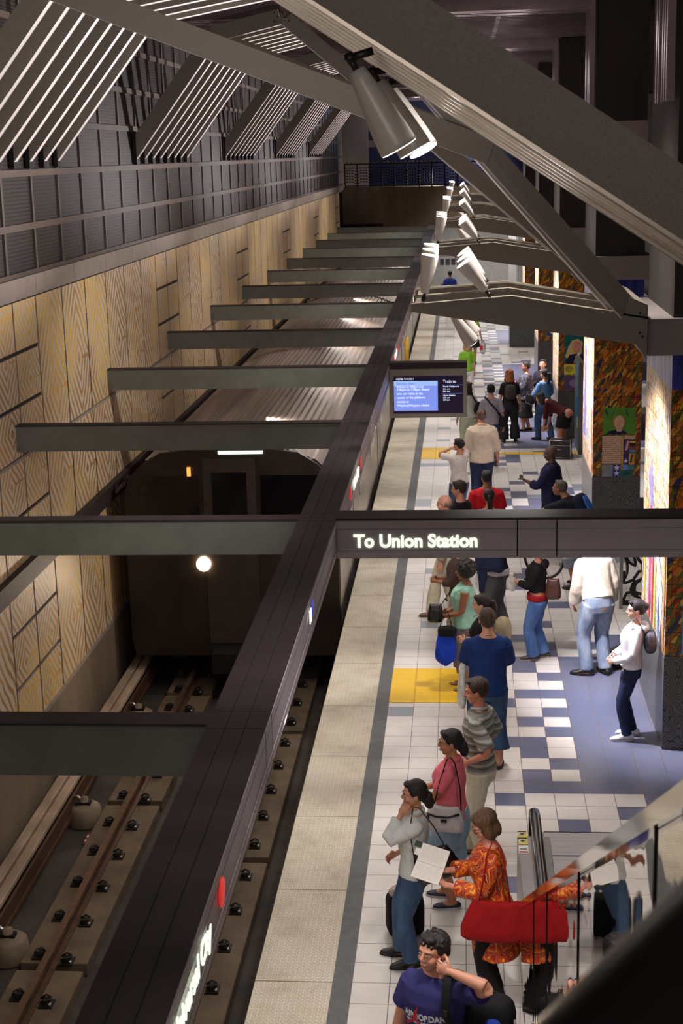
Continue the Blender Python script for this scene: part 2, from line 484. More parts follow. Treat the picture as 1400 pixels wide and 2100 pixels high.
# left wall: glazed panels in three rows
WX = -4.24
mb = MB()
mb.box(WX-.4, WX-.03, YN, 52, -1.4, 8.8, M['panel_gap'])
uvs = []; sds = []
rows = [(-.12, 1.80), (1.80, 3.11), (3.11, 4.92)]
sq0 = 2.42
fcount0 = len(mb.f)
panel_faces = []
y = sq0-BAY*2; rg = random.Random(11)
def panel(y0, y1, z0, z1, seed):
    g = .024; x = WX
    vs = [(x, y0+g, z0+g), (x, y1-g, z0+g), (x, y1-g, z1-g), (x, y0+g, z1-g)]
    b = [(x-.03, q[1], q[2]) for q in vs]
    k = len(mb.f)
    mb.add(vs, [(0, 1, 2, 3)], M['panel']); 
    panel_faces.append((k, y0, y1, z0, z1, seed))
    mb.add(vs+b, [(0, 4, 5, 1), (1, 5, 6, 2), (2, 6, 7, 3), (3, 7, 4, 0)], M['ledge'])
while y < 50:
    for k in range(2):
        for (z0, z1) in rows:
            n = max(2, round((z1-z0)/.6)); h = (z1-z0)/n
            for q in range(n): panel(y+k*.957, y+(k+1)*.957, z0+q*h, z0+(q+1)*h, (rg.random(), rg.uniform(-.1, .14)))
    yy = y+1.914
    for k in range(6):
        for (z0, z1) in rows: panel(yy+k*1.205, yy+(k+1)*1.205, z0, z1, (rg.random(), rg.uniform(-.08, .14)))
    y += BAY
me = mb.mesh('wall_left')
ua = me.uv_layers.new(name='inner'); ub = me.uv_layers.new(name='seed')
for (k, y0, y1, z0, z1, sd) in panel_faces:
    p = me.polygons[k]
    for li in p.loop_indices:
        co = me.vertices[me.loops[li].vertex_index].co
        hh = z1-z0; sc = 1.0 if hh > 1 else .55
        ua.data[li].uv = ((co.y-(y0+y1)/2)/((y1-y0) if hh > 1 else .957)*1.0*(1 if hh > 1 else 1), (co.z-z0)/(1.0 if hh > 1 else .62)*1.0)
        ub.data[li].uv = sd
wl = bpy.data.objects.new('wall_left', me); COL.objects.link(wl); struct(wl)
# rails between the rows, lower concrete, ledge
mb = MB()
mb.box(WX-.05, WX+.025, YN, 52, 4.92, 4.955, M['ledge'])
for z in (3.11, 1.80, -.12): mb.box(WX-.05, WX+.012, YN, 52, z-.022, z+.012, M['ledge'])
struct(mb.build('trim_2'))
mb = MB(); mb.box(WX-.4, WX+.01, YN, 52, -1.4, -.14, M['conc']); struct(mb.build('baseboard_left'))
mb = MB()
y = -12.0
while y < 51: mb.box(WX-.4, WX+.06, y+.006, y+1.8-.006, 4.965, 5.17, M['ledge']); y += 1.8
struct(mb.build('trim_3'))
# louvred panels above
mb = MB(); mb.box(WX-.1, WX-.02, YN, 52, 5.17, 8.75, M['louver'])
for z in (5.17, 5.72, 6.34, 6.93, 7.5, 8.1, 8.68): mb.box(WX-.04, WX+.01, YN, 52, z-.03, z+.05, M['louver_frame'])
y = 3.3-1.22*14
while y < 52: mb.box(WX-.04, WX+.005, y-.035, y+.035, 5.17, 8.7, M['louver_frame']); y += 1.22
struct(mb.build('trim_4'))
# ceiling: perforated panels with ribbed frames at each pillar
mb = MB(); mb.box(WX-.4, 12, YN, 60, 8.85, 9.0, M['perf'])
struct(mb.build('ceiling'))
mb = MB()
y = -12.0
while y < 58:
    mb.box(WX, 12, y-.012, y+.012, 8.79, 8.85, M['rib']); y += .3
for x in (-2.2, -.1, 1.6, 4.0, 6): mb.box(x-.04, x+.04, YN, 58, 8.80, 8.85, M['perf'])
for k in range(-1, 6):
    y = 2.1+k*BAY
    for q, d in enumerate((0, .16, .32, .62, .8)):
        mb.box(WX, 2.94, y-.05+d, y+.03+d, 8.60, 8.84, M['rib'])
        mb.box(2.94-.0, 3.02, y-.05+d, y+.03+d, 6.9, 8.84, M['rib'])
struct(mb.build('trim_5'))
# sign band on the left wall
bd = MB().box(WX+.0, WX+.09, -8, 51, 1.67, 1.90, M['beam_top']).build('wall_sign_band')
tag(bd, 'brown metal station name band running along the left tiled wall', 'sign band')
place_text(text_mesh('Universal City', .17, M['sign_face'], .002, .001), 'lettering', bd, (WX+.093, 7.4, 1.72), (0, 1, 0), (0, 0, 1))

# end of the hall: concrete fascia with the cross passage railing
mb = MB()
mb.box(-4.6, -2.5, 52, 52.5, 3.5, 5.05, M['conc']); mb.prism([(-2.5, 52), (3, 50.2), (3, 51), (-2.5, 52.5)], 'z', 3.3, 5.05, M['conc'])
mb.box(-4.7, -4.24+.0, 50.4, 52.5, -1.3, 8.8, M['ledge'])
mb.box(-4.6, -3.3, 56, 56.2, 5.0, 8.8, M['ledge'])
mb.box(-4.6, 8, 58, 58.4, 4.2, 8.9, mat('blue_end_wall', (44, 48, 88), .6, var=.1))
for (x, z) in ((-3.25, 6.9), (-2.65, 7.15), (-1.1, 6.9), (.4, 7.3)): mb.box(x-.16, x+.16, 57.96, 58, z-.16, z+.16, M['ledge'])
mb.box(-5, 12, 62, 62.3, -1.4, 4.4, mat('far_wall', (186, 182, 178), .7, var=.1))
struct(mb.build('wall_back'))
mb = MB(); mb.box(-4.6, 9, 52.4, 62.2, 3.35, 3.5, M['conc_dark']); struct(mb.build('trim_6'))
mb = MB(); mb.box(12, 12.3, YN, 62, -1.4, 9, M['conc_dark']); struct(mb.build('wall_right'))
# railing of the cross passage
rl = empty('passage_railing', (0, 51.9, 5.05), 0, 'dark patterned metal railing across the far passage above the tracks', 'railing')
ir = M['iron']
def rail_run(x0, y0, x1, y1):
    n = max(1, round(math.hypot(x1-x0, y1-y0)/.55)); ang = math.atan2(y1-y0, x1-x0); L = math.hypot(x1-x0, y1-y0)
    T = Matrix.Translation((x0, y0, 0)) @ Matrix.Rotation(ang, 4, 'Z')
    a = MB().box(0, L, -.03, .03, .95, 1.0, ir, T).box(0, L, -.02, .02, .05, .09, ir, T).box(0, L, -.02, .02, .80, .83, ir, T)
    a.build('top_rail', rl)
    for k in range(n+1): MB().box(L*k/n-.025, L*k/n+.025, -.025, .025, 0, 1.0, ir, T).build('post', rl)
    g = MB()
    x = .05
    while x < L:
        for z in (.16, .28, .40, .52, .64):
            g.box(x, x+.085, -.01, .01, z+(.05 if int(x*20) % 2 else 0), z+.05+(.05 if int(x*20) % 2 else 0), ir, T)
        x += .12
    g.build('scroll_panel', rl)
    g = MB(); x = .1
    gold = m_('gilt_paint', (190, 140, 60), .4, .3)
    while x < L: g.ell((x, 0, 1.0+.03), (.035, .035, .035), gold, 6, None); x += .19
    o = g.build('finial_row', rl); o.matrix_local = T; o['kind'] = 'stuff'
rail_run(-4.1, .1, -2.5, .1); rail_run(-2.5, .1, 2.9, -1.65)

# ================================================================ TRACK
def rail_line(x, name_lab):
    r = MB()
    r.box(x-.036, x+.036, YN, 60, -1.045, -1.0, M['railtop'])
    r.box(x-.010, x+.010, YN, 60, -1.14, -1.045, M['rust'])
    r.box(x-.068, x+.068, YN, 60, -1.155, -1.14, M['rust'])
    tag(r.build('running_rail'), name_lab, 'rail', 'running rails')
rail_line(-3.13, 'rusty brown running rail nearer the left wall')
rail_line(-1.62, 'rusty brown running rail nearer the platform')
# concrete pads under the left rail and the right rail, each about 3.8 m long
pads = []
def pad(x0, x1, y0, y1, lab):
    o = MB().box(x0, x1, y0, y1, -1.3, -1.155, M['conc_pad']).build('rail_plinth', bevel=.012)
    return tag(o, lab, 'rail plinth', 'concrete plinths under the rails')
y = -.6-3.75*3
k = 0
while y < 30:
    pad(-3.45, -2.78, y, y+3.62, 'stained concrete plinth under the rail nearer the left wall')
    pad(-1.98, -1.28, y+2.3, y+5.92, 'stained concrete plinth under the rail nearer the platform')
    y += 3.75; k += 1
# rail clips: each an iron base plate, spring hook and bolt
cm = MB(); cm.box(-.055, .075, -.075, .075, 0, .015, M['iron']); cm.box(-.03, .03, -.05, .05, .015, .05, M['iron'])
cm.tube([(-.04, -.03, .04), (.0, -.05, .07), (.05, -.02, .06), (.05, .03, .06), (.0, .05, .075), (-.05, .02, .05)], .011, M['iron'], 6)
cm.lathe([(.02, .015), (.02, .04), (.008, .045)], M['steel'], 6, Matrix.Translation((.052, -.045, 0)))
cme = cm.mesh('rail_clip')
def clip(x, y, flip, lab):
    o = bpy.data.objects.new('rail_clip', cme); COL.objects.link(o); o.location = (x, y, -1.155)
    o.rotation_euler = (0, 0, PI if flip else 0)
    tag(o, lab, 'rail clip', 'rail clips on the plinths')
y = -5.05
while y < 13:
    clip(-3.13+.14, y, False, 'black iron spring clip on the right side of the rail by the wall')
    clip(-3.13-.14, y+.1, True, 'black iron spring clip on the left side of the rail by the wall')
    clip(-1.62+.14, y+.3, False, 'black iron spring clip holding the rail by the platform')
    y += .745
# covered third rail beside the wall on drum insulators
tr = empty('third_rail', (-3.95, 0, -1.3), 0, 'long pale double-ridged covered power rail beside the left wall', 'power rail')
g = MB(); pale = m_('rail_cover_board', (160, 138, 116), .6, 0, var=.3, scale=5, stretch=(1, .3, 1), bump=.2)
g.box(-.13, -.015, YN, 55, .36, .42, pale); g.box(.015, .13, YN, 55, .36, .42, pale); g.build('cover_board', tr, bevel=.01)
g = MB(); g.box(-.12, .12, YN, 55, .33, .37, M['iron']); g.box(.15, .18, YN, 55, .2, .36, M['rust']); g.box(.1, .2, YN, 55, .15, .2, M['rust']); g.build('conductor_bar', tr)
drum = m_('insulator_drum', (112, 96, 76), .7, var=.3, scale=6)
for k in range(7):
    y = -3.4+k*3.1
    d = MB().lathe([(.20, 0), (.21, .03), (.19, .22), (.15, .25), (.05, .26), (.05, .34)], drum, 20, Matrix.Translation((.30, y, 0)))
    d.box(.2, .38, y-.05, y+.05, .25, .29, M['iron']); d.tube([(.3, y, .28), (.22, y, .36), (.17, y, .34)], .02, M['steel'], 6)
    d.build('insulator', tr)
# white and red striped marker by the drum
mk = MB()
for k in range(5): mk.box(-.02, .02, .03*k, .03*k+.03, 0, .05, m_('white_paint', (200, 190, 185)) if k % 2 else m_('red_paint', (160, 50, 40)))
o = mk.build('track_marker'); o.location = (-3.5, 2.2, -1.3); o.rotation_euler = (.5, 0, -.3); tag(o, 'small red and white striped marker on the track bed by the insulator drum', 'marker')

# ================================================================ SIGN BEAMS
B0 = -5.844; BP = 4.572; BZ = 3.516
by = [B0+i*BP for i in range(-1, 14)]
lb = empty('sign_beam', (-.3, 0, 3.21), 0, 'long dark brown hollow sign beam running down the hall over the platform edge', 'beam')
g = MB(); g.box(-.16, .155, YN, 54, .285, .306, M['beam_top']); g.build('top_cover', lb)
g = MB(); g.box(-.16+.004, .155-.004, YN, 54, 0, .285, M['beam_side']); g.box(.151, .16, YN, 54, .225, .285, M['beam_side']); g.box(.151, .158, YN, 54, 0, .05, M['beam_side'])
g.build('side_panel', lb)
g = MB()
for x in (-.055, .05): g.box(x-.003, x+.003, YN, 54, .3061, .3066, M['dark'])
for yb in by:
    for d in (-.23, .03): g.box(-.16, .155, yb+d-.004, yb+d+.004, .3062, .307, M['dark'])
g.box(.1601, .1606, YN, 54, .222, .226, M['dark']); g.box(.1581, .1586, YN, 54, .05, .054, M['dark'])
for yb in by:
    for d in (-.23, .03): g.box(.16, .1612, yb+d-.004, yb+d+.004, 0, .29, M['dark'])
g.build('seams', lb)
g = MB()
for yb in by[:8]:
    for dx in (-.06, .05):
        for q in range(4): g.lathe([(.006, .306), (.006, .309)], M['iron'], 8, Matrix.Translation((dx, yb+.5+q*1.15, 0)))
g.build('screws', lb)
# bus badge light and the station name on the platform face
XF = -.14+.004
def on_face(me, name, y, z): return place_text(me, name, lb, (XF+.005+.3, y, z-3.21), (0, 1, 0), (0, 0, 1))
for yt in [-8.74+BAY*k for k in range(5)]:
    on_face(text_mesh('Universal City', .142, M['text'], .003, .0035, sx=1.0), 'lettering', yt, 3.335)
    red = m_('red_dot', (225, 60, 55), .4, var=0, emit=(235, 60, 55), estr=.5)
    for yd in (yt+1.14, yt-.28):
        d = MB().lathe([(.065, 0), (.065, .006), (.02, .0061)], red, 24, Matrix.Translation((.161, yd, .165)) @ Matrix.Rotation(PI/2, 4, 'Y'))
        d.build('red_disc', lb)
bl = m_('blue_badge', (60, 80, 190), .4, var=0, emit=(60, 80, 200), estr=.5)
d = MB().lathe([(.06, 0), (.06, .006), (.02, .0061)], bl, 20, Matrix.Translation((.161, -3.55, .19)) @ Matrix.Rotation(PI/2, 4, 'Y')); d.build('blue_badge', lb)
on_face(text_mesh('H', .13, M['text'], .004, .003), 'lettering', -3.80, 3.36)
# cross beams from the long beam to the left wall
names = ['lowest and nearest', 'second nearest, level with the lit station sign', 'third nearest, above the train front', 'fourth nearest, over the front of the train roof']
for i, yb in enumerate(by[1:14]):
    c = empty('cross_beam', (-2.35, yb, 3.21), 0, None, 'beam', 'grey cross beams over the track')
    lab = ('grey steel cross beam over the track, '+names[i]) if i < 4 else 'grey steel cross beam over the track, number %d counted from the lowest' % (i+1)
    c['label'] = lab
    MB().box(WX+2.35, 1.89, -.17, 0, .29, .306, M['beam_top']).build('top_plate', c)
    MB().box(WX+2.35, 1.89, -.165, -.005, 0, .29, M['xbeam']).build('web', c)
# station sign arm across the platform
def sign_arm(y, lab, far=False):
    c = empty('platform_sign', (1.5, y, 3.17), 0, lab, 'sign', 'lit direction signs across the platform')
    MB().box(-1.645, 5.0 if not far else 1.0, -.16, .13, .325, .346, M['beam_top']).build('top_cover', c)
    seams = []
    segs = [(-1.645, -.145), (-.135, .18), (.19, 5.0)] if not far else [(-1.645, .6)]
    for a, b in segs:
        g = MB().box(a, b, -.155, .125, 0, .325, M['sign_face']); g.box(a, b, -.1552, -.155, .065, .068, M['dark']); g.box(a, b, -.1552, -.155, .25, .253, M['dark'])
        g.build('fascia_panel', c)
    MB().box(-1.64, .6 if far else 4.9, -.14, .11, .01, .3, M['dark']).build('inner_core', c)
    me = text_mesh('To Union Station', .153, M['text'], .004, .0058, sx=.965)
    place_text(me, 'lettering', c, (-1.50, -.16, .10), (1, 0, 0), (0, 0, 1))
    return c
sign_arm(-1.27, 'large dark hanging sign beam reading To Union Station across the lower middle')
s2 = sign_arm(B0+BP*9, 'small distant lit sign reading To Union Station below the far lamps', True)
gr = MB()
for k in range(4): gr.box(-1.3+k*.18, -1.3+k*.18+.14, -.1, .0, -.28, -.08, m_('grille', (60, 62, 66), .4, .3))
gr.build('clock_grille', s2)
# information screen
tv = empty('information_screen', (.42, 7.9, 2.72), 0, 'flat grey framed train information screen hanging from the long sign beam', 'screen')
case = m_('screen_case', (150, 146, 136), .45, .2, var=.05)
MB().box(-.57, .56, -.02, .22, .71, .80, M['beam_top']).build('top_vent', tv)
g = MB().box(-.565, .555, 0, .2, 0, .71, case); g.box(-.565, -.51, -.02, 0, 0, .71, case); g.box(.50, .555, -.02, 0, 0, .71, case); g.box(-.51, .5, -.02, 0, 0, .06, case); g.box(-.51, .5, -.02, 0, .61, .71, case)
g.build('housing', tv)
scr = m_('screen_dark', (22, 16, 34), .15, var=.2, scale=2, emit=(40, 26, 58), estr=.35)
MB().box(-.51, .50, -.006, 0, .06, .61, scr).build('display', tv)
blu = m_('screen_blue', (120, 140, 220), .3, var=0, emit=(118, 140, 226), estr=.95)
blu2 = m_('screen_blue_pale', (150, 180, 230), .3, var=0, emit=(150, 182, 236), estr=.95)
tx = m_('screen_text', (230, 235, 255), .3, var=0, emit=(226, 232, 255), estr=.95)
tx2 = m_('screen_text_blue', (90, 120, 190), .3, var=0, emit=(92, 122, 196), estr=.9)
g = MB().box(-.50, .135, -.009, -.006, .10, .50, blu); g.box(-.50, .135, -.010, -.0091, .465, .535, blu2); g.build('alert_window', tv)
def tvt(s, x, z, sz, m=tx, sx=1): place_text(text_mesh(s, sz, m, .0005, .0006, sx=sx), 'screen_text', tv, (x, -.012, z), (1, 0, 0), (0, 0, 1))
tvt('4:52PM 7/14/2011', -.47, .553, .036); tvt('Service Alert', -.46, .483, .05, tx2)
for i, s in enumerate(['1:45pm to 7:30pm. Board', 'two car trains at the', 'center of the platform', 'except at', 'Wilshire/Western where']):
    tvt(s, -.455, .395-.058*i, .049, tx, .92)
tvt('4:41am to 7:00am and', -.455, .437, .047, tx, .9)
tvt('Train to', .21, .505, .058); tvt('North Hollywood', .21, .44, .032); tvt('4:41 pm', .21, .405, .030); tvt('5:01 pm', .21, .372, .030)
tvt('Union Station', .21, .31, .032); tvt('4:53 pm', .21, .277, .030); tvt('5:03 pm', .21, .245, .030)
MB().box(.2, .49, -.012, -.009, .47, .474, tx2).box(.2, .49, -.012, -.009, .345, .349, tx2).build('divider_lines', tv)
# ================================================================ PILLARS
def mat_mosaic(name, ramp_stops, scale, bright=1.0, stretch=(1, 1, .33), tile=(.2, .27), rough=.18, rot=.6):
    m, nt, b = _new(name); t = NT(nt)
    v = t.coord(); x, y, z = t.sep(v)
    h = t.math('ADD', x, y)
    p = t.comb(h, z, 0.0)
    pm = t.map(p, (1, 1, 1), (0, 0, rot)); pm = t.map(pm, (1, .30, 1))
    vo = t.n('ShaderNodeTexVoronoi', voronoi_dimensions='2D'); vo.inputs['Scale'].default_value = scale; vo.inputs['Randomness'].default_value = .95
    t.l(pm, vo.inputs['Vector'])
    cr, cg, cb = t.sep(vo.outputs['Color'])
    col = t.ramp(cr, ramp_stops, 'CONSTANT')
    ed = t.n('ShaderNodeTexVoronoi', voronoi_dimensions='2D', feature='DISTANCE_TO_EDGE'); ed.inputs['Scale'].default_value = scale; ed.inputs['Randomness'].default_value = .95
    t.l(pm, ed.inputs['Vector'])
    grain = t.noise(p, 26, 3); col = t.mix(t.math('MULTIPLY', t.math('GREATER_THAN', grain, .6), .5), col, ramp_stops[1][1])
    line = t.math('LESS_THAN', ed.outputs['Distance'], .05)
    col = t.mix(t.math('MULTIPLY', line, .8), col, srgb(70, 42, 18))
    def grid(c, s):
        q = t.math('FRACT', t.math('ADD', t.math('DIVIDE', c, s), 50.0)); return t.math('LESS_THAN', q, .03)
    g = t.math('MAXIMUM', grid(h, tile[0]), grid(z, tile[1]))
    col = t.mix(t.math('MULTIPLY', g, .8), col, srgb(40, 26, 14))
    t.l(col, b.inputs['Base Color']); b.inputs['Roughness'].default_value = rough
    bm_ = t.math('SUBTRACT', 1.0, t.math('MAXIMUM', line, g))
    t.l(t.bump(t.math('ADD', bm_, t.math('MULTIPLY', grain, .8)), .7, .006), b.inputs['Normal'])
    return m
LEAF = [(0, srgb(150, 92, 30)), (.22, srgb(196, 124, 40)), (.38, srgb(84, 96, 44)), (.52, srgb(120, 46, 24)), (.62, srgb(60, 70, 40)), (.7, srgb(210, 160, 50)), (.78, srgb(40, 52, 92)), (.84, srgb(140, 84, 32)), (.93, srgb(196, 84, 34))]
SIDE = [(0, srgb(222, 180, 130)), (.2, srgb(232, 204, 170)), (.38, srgb(220, 160, 100)), (.5, srgb(150, 140, 100)), (.58, srgb(226, 208, 180)), (.7, srgb(110, 120, 160)), (.78, srgb(230, 190, 90)), (.86, srgb(176, 90, 60)), (.92, srgb(226, 212, 196))]  # left-face glaze colours, paled to put the flood light into them
M['leaf'] = mat_mosaic('leaf_pattern_tiles', LEAF, 30, rot=.55, stretch=(1,1,1))
M['side'] = mat_mosaic('flood_lit_painted_tiles', SIDE, 34, rot=.1, rough=.22)
M['side2'] = mat_mosaic('small_painted_tiles', [(0, srgb(222, 206, 190)), (.3, srgb(236, 226, 216)), (.5, srgb(226, 190, 150)), (.6, srgb(110, 110, 180)), (.7, srgb(232, 216, 200)), (.82, srgb(214, 110, 70)), (.9, srgb(220, 200, 90)), (.95, srgb(200, 206, 220))], 26, rot=.1, rough=.25)
def mat_relief():
    m, nt, b = _new('black_relief_tiles'); t = NT(nt)
    v = t.coord(); x, y, z = t.sep(v); p = t.comb(t.math('ADD', x, y), z, 0)
    n = t.noise(p, 6.5, 0, .4)
    s = t.math('SINE', t.math('MULTIPLY', n, 30))
    ln = t.math('LESS_THAN', t.math('ABSOLUTE', s), .30)
    col = t.mix(ln, srgb(92, 88, 84), srgb(24, 22, 22))
    t.l(col, b.inputs['Base Color']); b.inputs['Roughness'].default_value = .32
    t.l(t.bump(t.math('SUBTRACT', 1.0, ln), .8, .012), b.inputs['Normal']); return m
M['relief'] = mat_relief()
def mat_blue(name, c1, c2):
    m, nt, b = _new(name); t = NT(nt); v = t.coord()
    n = t.noise(t.map(v, (6, 3, .6)), 3, 4)
    t.l(t.ramp(n, [(.35, srgb(*c1)), (.65, srgb(*c2))]), b.inputs['Base Color']); b.inputs['Roughness'].default_value = .25; return m
M['bluef'] = mat_blue('deep_blue_tiles', (34, 38, 110), (60, 66, 150)); M['bluel'] = mat_blue('streaked_blue_tiles', (110, 110, 180), (190, 190, 220))
PX0, PX1, PD = 3.08, 3.87, 2.12
capm = m_('capital_steel', (142, 132, 128), .4, .2, var=.1, scale=2)
plab = ['tall mosaic pillar nearest the camera, with the girl in white leaning on it', 'second mosaic pillar, carrying the green portrait panel and handwritten tiles',
        'third mosaic pillar, with the blond portrait on teal tiles', 'fourth mosaic pillar, with a white and blue tile panel', 'fifth, most distant mosaic pillar on the platform', 'mosaic pillar at the far end beside white columns']
pillars = []
for k in range(5):
    y0 = 2.1+k*BAY
    p = empty('mosaic_pillar', (3.475, y0+1.06, 0), 0, plab[k], 'pillar'); pillars.append(p)
    ox, oy = 3.475, y0+1.06
    # material coordinates follow the world: geometry is baked relative to the pillar centre
    g = MB(); a, b_, c, d = -.395, .395, -1.06, 1.06
    def quadbox(z0, z1, mf, ml, grow=0.0):
        q = MB()
        x0, x1, ya, yb = a-grow, b_+grow, c-grow, d+grow
        q.add([(x0, ya, z0), (x1, ya, z0), (x1, ya, z1), (x0, ya, z1)], [(0, 1, 2, 3)], mf)
        q.add([(x0, yb, z0), (x1, yb, z0), (x1, yb, z1), (x0, yb, z1)], [(3, 2, 1, 0)], mf)
        q.add([(x0, ya, z0), (x0, yb, z0), (x0, yb, z1), (x0, ya, z1)], [(3, 2, 1, 0)], ml)
        q.add([(x1, ya, z0), (x1, yb, z0), (x1, yb, z1), (x1, ya, z1)], [(0, 1, 2, 3)], ml)
        q.add([(x0, ya, z1), (x1, ya, z1), (x1, yb, z1), (x0, yb, z1)], [(0, 1, 2, 3)], mf)
        q.add([(x0, ya, z0), (x1, ya, z0), (x1, yb, z0), (x0, yb, z0)], [(3, 2, 1, 0)], mf)
        return q
    quadbox(0, 1.075, M['relief'], M['relief'], .004).build('relief_base', p)
    quadbox(1.075, 4.0, M['leaf'], M['side']).build('tile_cladding', p)
    quadbox(4.0, 4.37, M['bluef'], M['bluel']).build('blue_band', p)
    MB().box(-.66 if k == 0 else -.42, .52, -1.14, 1.14, 4.37, 4.75, capm).build('capital', p)
    MB().box(a, b_, c, d, 4.75, 8.9, M['shaft']).build('shaft', p)
    if k: MB().box(a-.01, b_+.01, c-.01, d+.01, 6.53, 6.87, M['ledge']).build('shaft_band', p)
# painted figures on the tile cladding
def art(p, name, pts, m, face='f', t=.004, off=0.0):
    """flat glazed piece; pts in (h, z) where h runs along the face from the near-left corner"""
    if face == 'f':
        q = MB().prism([(-.395+h, z) for h, z in pts], 'y', -1.06-t-off, -1.06-off, m)
    else:
        q = MB().prism([(-1.06+h, z) for h, z in pts], 'x', -.395-t-off, -.395-off, m)
    return q.build(name, p)
def R_(x0, x1, z0, z1): return [(x0, z0), (x1, z0), (x1, z1), (x0, z1)]
def ellp(cx, cz, rx, rz, n=20, a0=0, a1=2*PI): return [(cx+rx*math.cos(a0+(a1-a0)*i/n), cz+rz*math.sin(a0+(a1-a0)*i/n)) for i in range(n)]
def star(cx, cz, r): return [(cx+(r if i % 2 == 0 else r*.42)*math.cos(PI/2+i*PI/5), cz+(r if i % 2 == 0 else r*.42)*math.sin(PI/2+i*PI/5)) for i in range(10)]
def mat_hand():
    m, nt, b = _new('handwritten_tile'); t = NT(nt); v = t.coord(); x, y, z = t.sep(v)
    q = t.math('FRACT', t.math('ADD', t.math('DIVIDE', z, .034), 50.0))
    n = t.noise(t.map(v, (1, 1, .6)), 75, 2, .7)
    ink = t.math('MULTIPLY', t.math('LESS_THAN', t.math('ABSOLUTE', t.math('SUBTRACT', q, t.math('ADD', .2, t.math('MULTIPLY', n, .6)))), .14), t.math('GREATER_THAN', t.noise(v, 28, 1), .42))
    t.l(t.mix(t.math('MULTIPLY', ink, .8), srgb(206, 168, 140), srgb(70, 44, 34)), b.inputs['Base Color']); b.inputs['Roughness'].default_value = .3; return m
M['hand'] = mat_hand()
g_ = lambda n, r, g, b: m_('glaze_'+n, (r, g, b), .25, 0, var=.15, scale=14)
P2 = pillars[1]
art(P2, 'portrait_ground', R_(.16, .70, 1.80, 2.26), g_('green', 84, 134, 44))
art(P2, 'portrait_coat', [(.20, 1.805), (.58, 1.805), (.52, 1.86), (.46, 1.88), (.34, 1.88), (.26, 1.86)], g_('navy', 26, 20, 56), off=.004)
art(P2, 'portrait_hair', ellp(.42, 2.02, .105, .11), g_('auburn', 170, 100, 60), off=.006)
art(P2, 'portrait_face', ellp(.43, 2.01, .085, .115), g_('skin', 206, 160, 128), off=.008)
art(P2, 'portrait_neck', R_(.385, .475, 1.855, 1.93), g_('skin', 206, 160, 128), off=.0066)
for h in (.40, .465): art(P2, 'portrait_eye', ellp(h, 2.03, .010, .006, 8), g_('umber', 60, 40, 30), off=.0125)
art(P2, 'portrait_mouth', ellp(.432, 1.955, .02, .004, 8), g_('rose', 180, 100, 90), off=.0125)
art(P2, 'portrait_nose', [(.428, 1.985), (.442, 1.985), (.436, 2.02)], g_('umber2', 170, 120, 92), off=.0125)
for h, s in ((.22, -1), (.33, 1), (.55, -1)): art(P2, 'painted_leaf', [(h-.03*s*-1, 2.24), (h+.012, 2.19), (h+.03*s*-1, 2.10), (h-.012, 2.16)], g_('leafdark', 20, 70, 60), off=.005)
art(P2, 'handwriting_panel', R_(.155, .47, 1.30, 1.78), M['hand']); art(P2, 'handwriting_panel', R_(.52, .69, 1.73, 1.78), M['hand'])
art(P2, 'grey_tile', R_(.155, .335, 1.085, 1.29), g_('grey', 128, 130, 132))
art(P2, 'star_ground', R_(.34, .46, 1.085, 1.29), g_('starblue', 50, 60, 130))
for z in (1.24, 1.14): art(P2, 'star', star(.40, z, .055), g_('white', 214, 214, 216), off=.005)
art(P2, 'mixed_tile', R_(.51, .60, 1.49, 1.72), g_('violet', 56, 50, 110)); art(P2, 'painted_leg', [(.53, 1.53), (.57, 1.53), (.585, 1.6), (.60, 1.70), (.56, 1.70), (.545, 1.6)], g_('pink', 214, 150, 150), off=.005)
art(P2, 'mixed_tile', R_(.61, .70, 1.60, 1.72), g_('plum', 50, 34, 44)); art(P2, 'crown_tile', [(.61, 1.66), (.70, 1.66), (.70, 1.70), (.685, 1.68), (.67, 1.70), (.655, 1.68), (.64, 1.70), (.625, 1.68), (.61, 1.70)], g_('gold', 226, 186, 40), off=.005)
art(P2, 'mixed_tile', R_(.61, .70, 1.50, 1.595), g_('brick', 150, 60, 44)); art(P2, 'mixed_tile', R_(.61, .70, 1.50, 1.54), g_('sky', 90, 140, 200), off=.005)
art(P2, 'mixed_tile', R_(.60, .69, 1.29, 1.48), g_('ochre', 206, 150, 50)); art(P2, 'painted_boot', [(.615, 1.32), (.65, 1.33), (.65, 1.4), (.67, 1.46), (.64, 1.46), (.63, 1.4)], g_('indigo', 34, 24, 60), off=.005)
art(P2, 'mixed_tile', R_(.505, .595, 1.29, 1.48), g_('indigo2', 44, 44, 96)); art(P2, 'star', star(.55, 1.35, .045), g_('white', 214, 214, 216), off=.005)
art(P2, 'mixed_tile', R_(.50, .59, 1.20, 1.285), g_('sky', 90, 140, 200)); art(P2, 'mixed_tile', R_(.60, .69, 1.20, 1.285), g_('teal2', 60, 110, 120))
art(P2, 'teal_tile', R_(.465, .67, 1.085, 1.195), g_('teal', 10, 92, 92)); art(P2, 'painted_fish', ellp(.57, 1.14, .06, .028), g_('tealdark', 8, 60, 62), off=.005)
art(P2, 'mixed_tile', R_(.475, .505, 1.30, 1.78), g_('ochre', 206, 150, 50))
P3 = pillars[2]
art(P3, 'portrait_ground', R_(.13, .70, 1.72, 2.36), g_('teal', 10, 92, 92))
art(P3, 'portrait_hair', [(.15, 1.86), (.40, 1.80), (.52, 1.95), (.54, 2.2), (.44, 2.28), (.30, 2.24), (.22, 2.1)], g_('blond', 210, 180, 110), off=.005)
art(P3, 'portrait_face', ellp(.41, 2.10, .10, .14), g_('skin2', 206, 140, 128), off=.007)
art(P3, 'portrait_coat', [(.14, 1.725), (.68, 1.725), (.60, 1.92), (.44, 1.95), (.25, 1.92)], g_('navy', 26, 20, 56), off=.009)
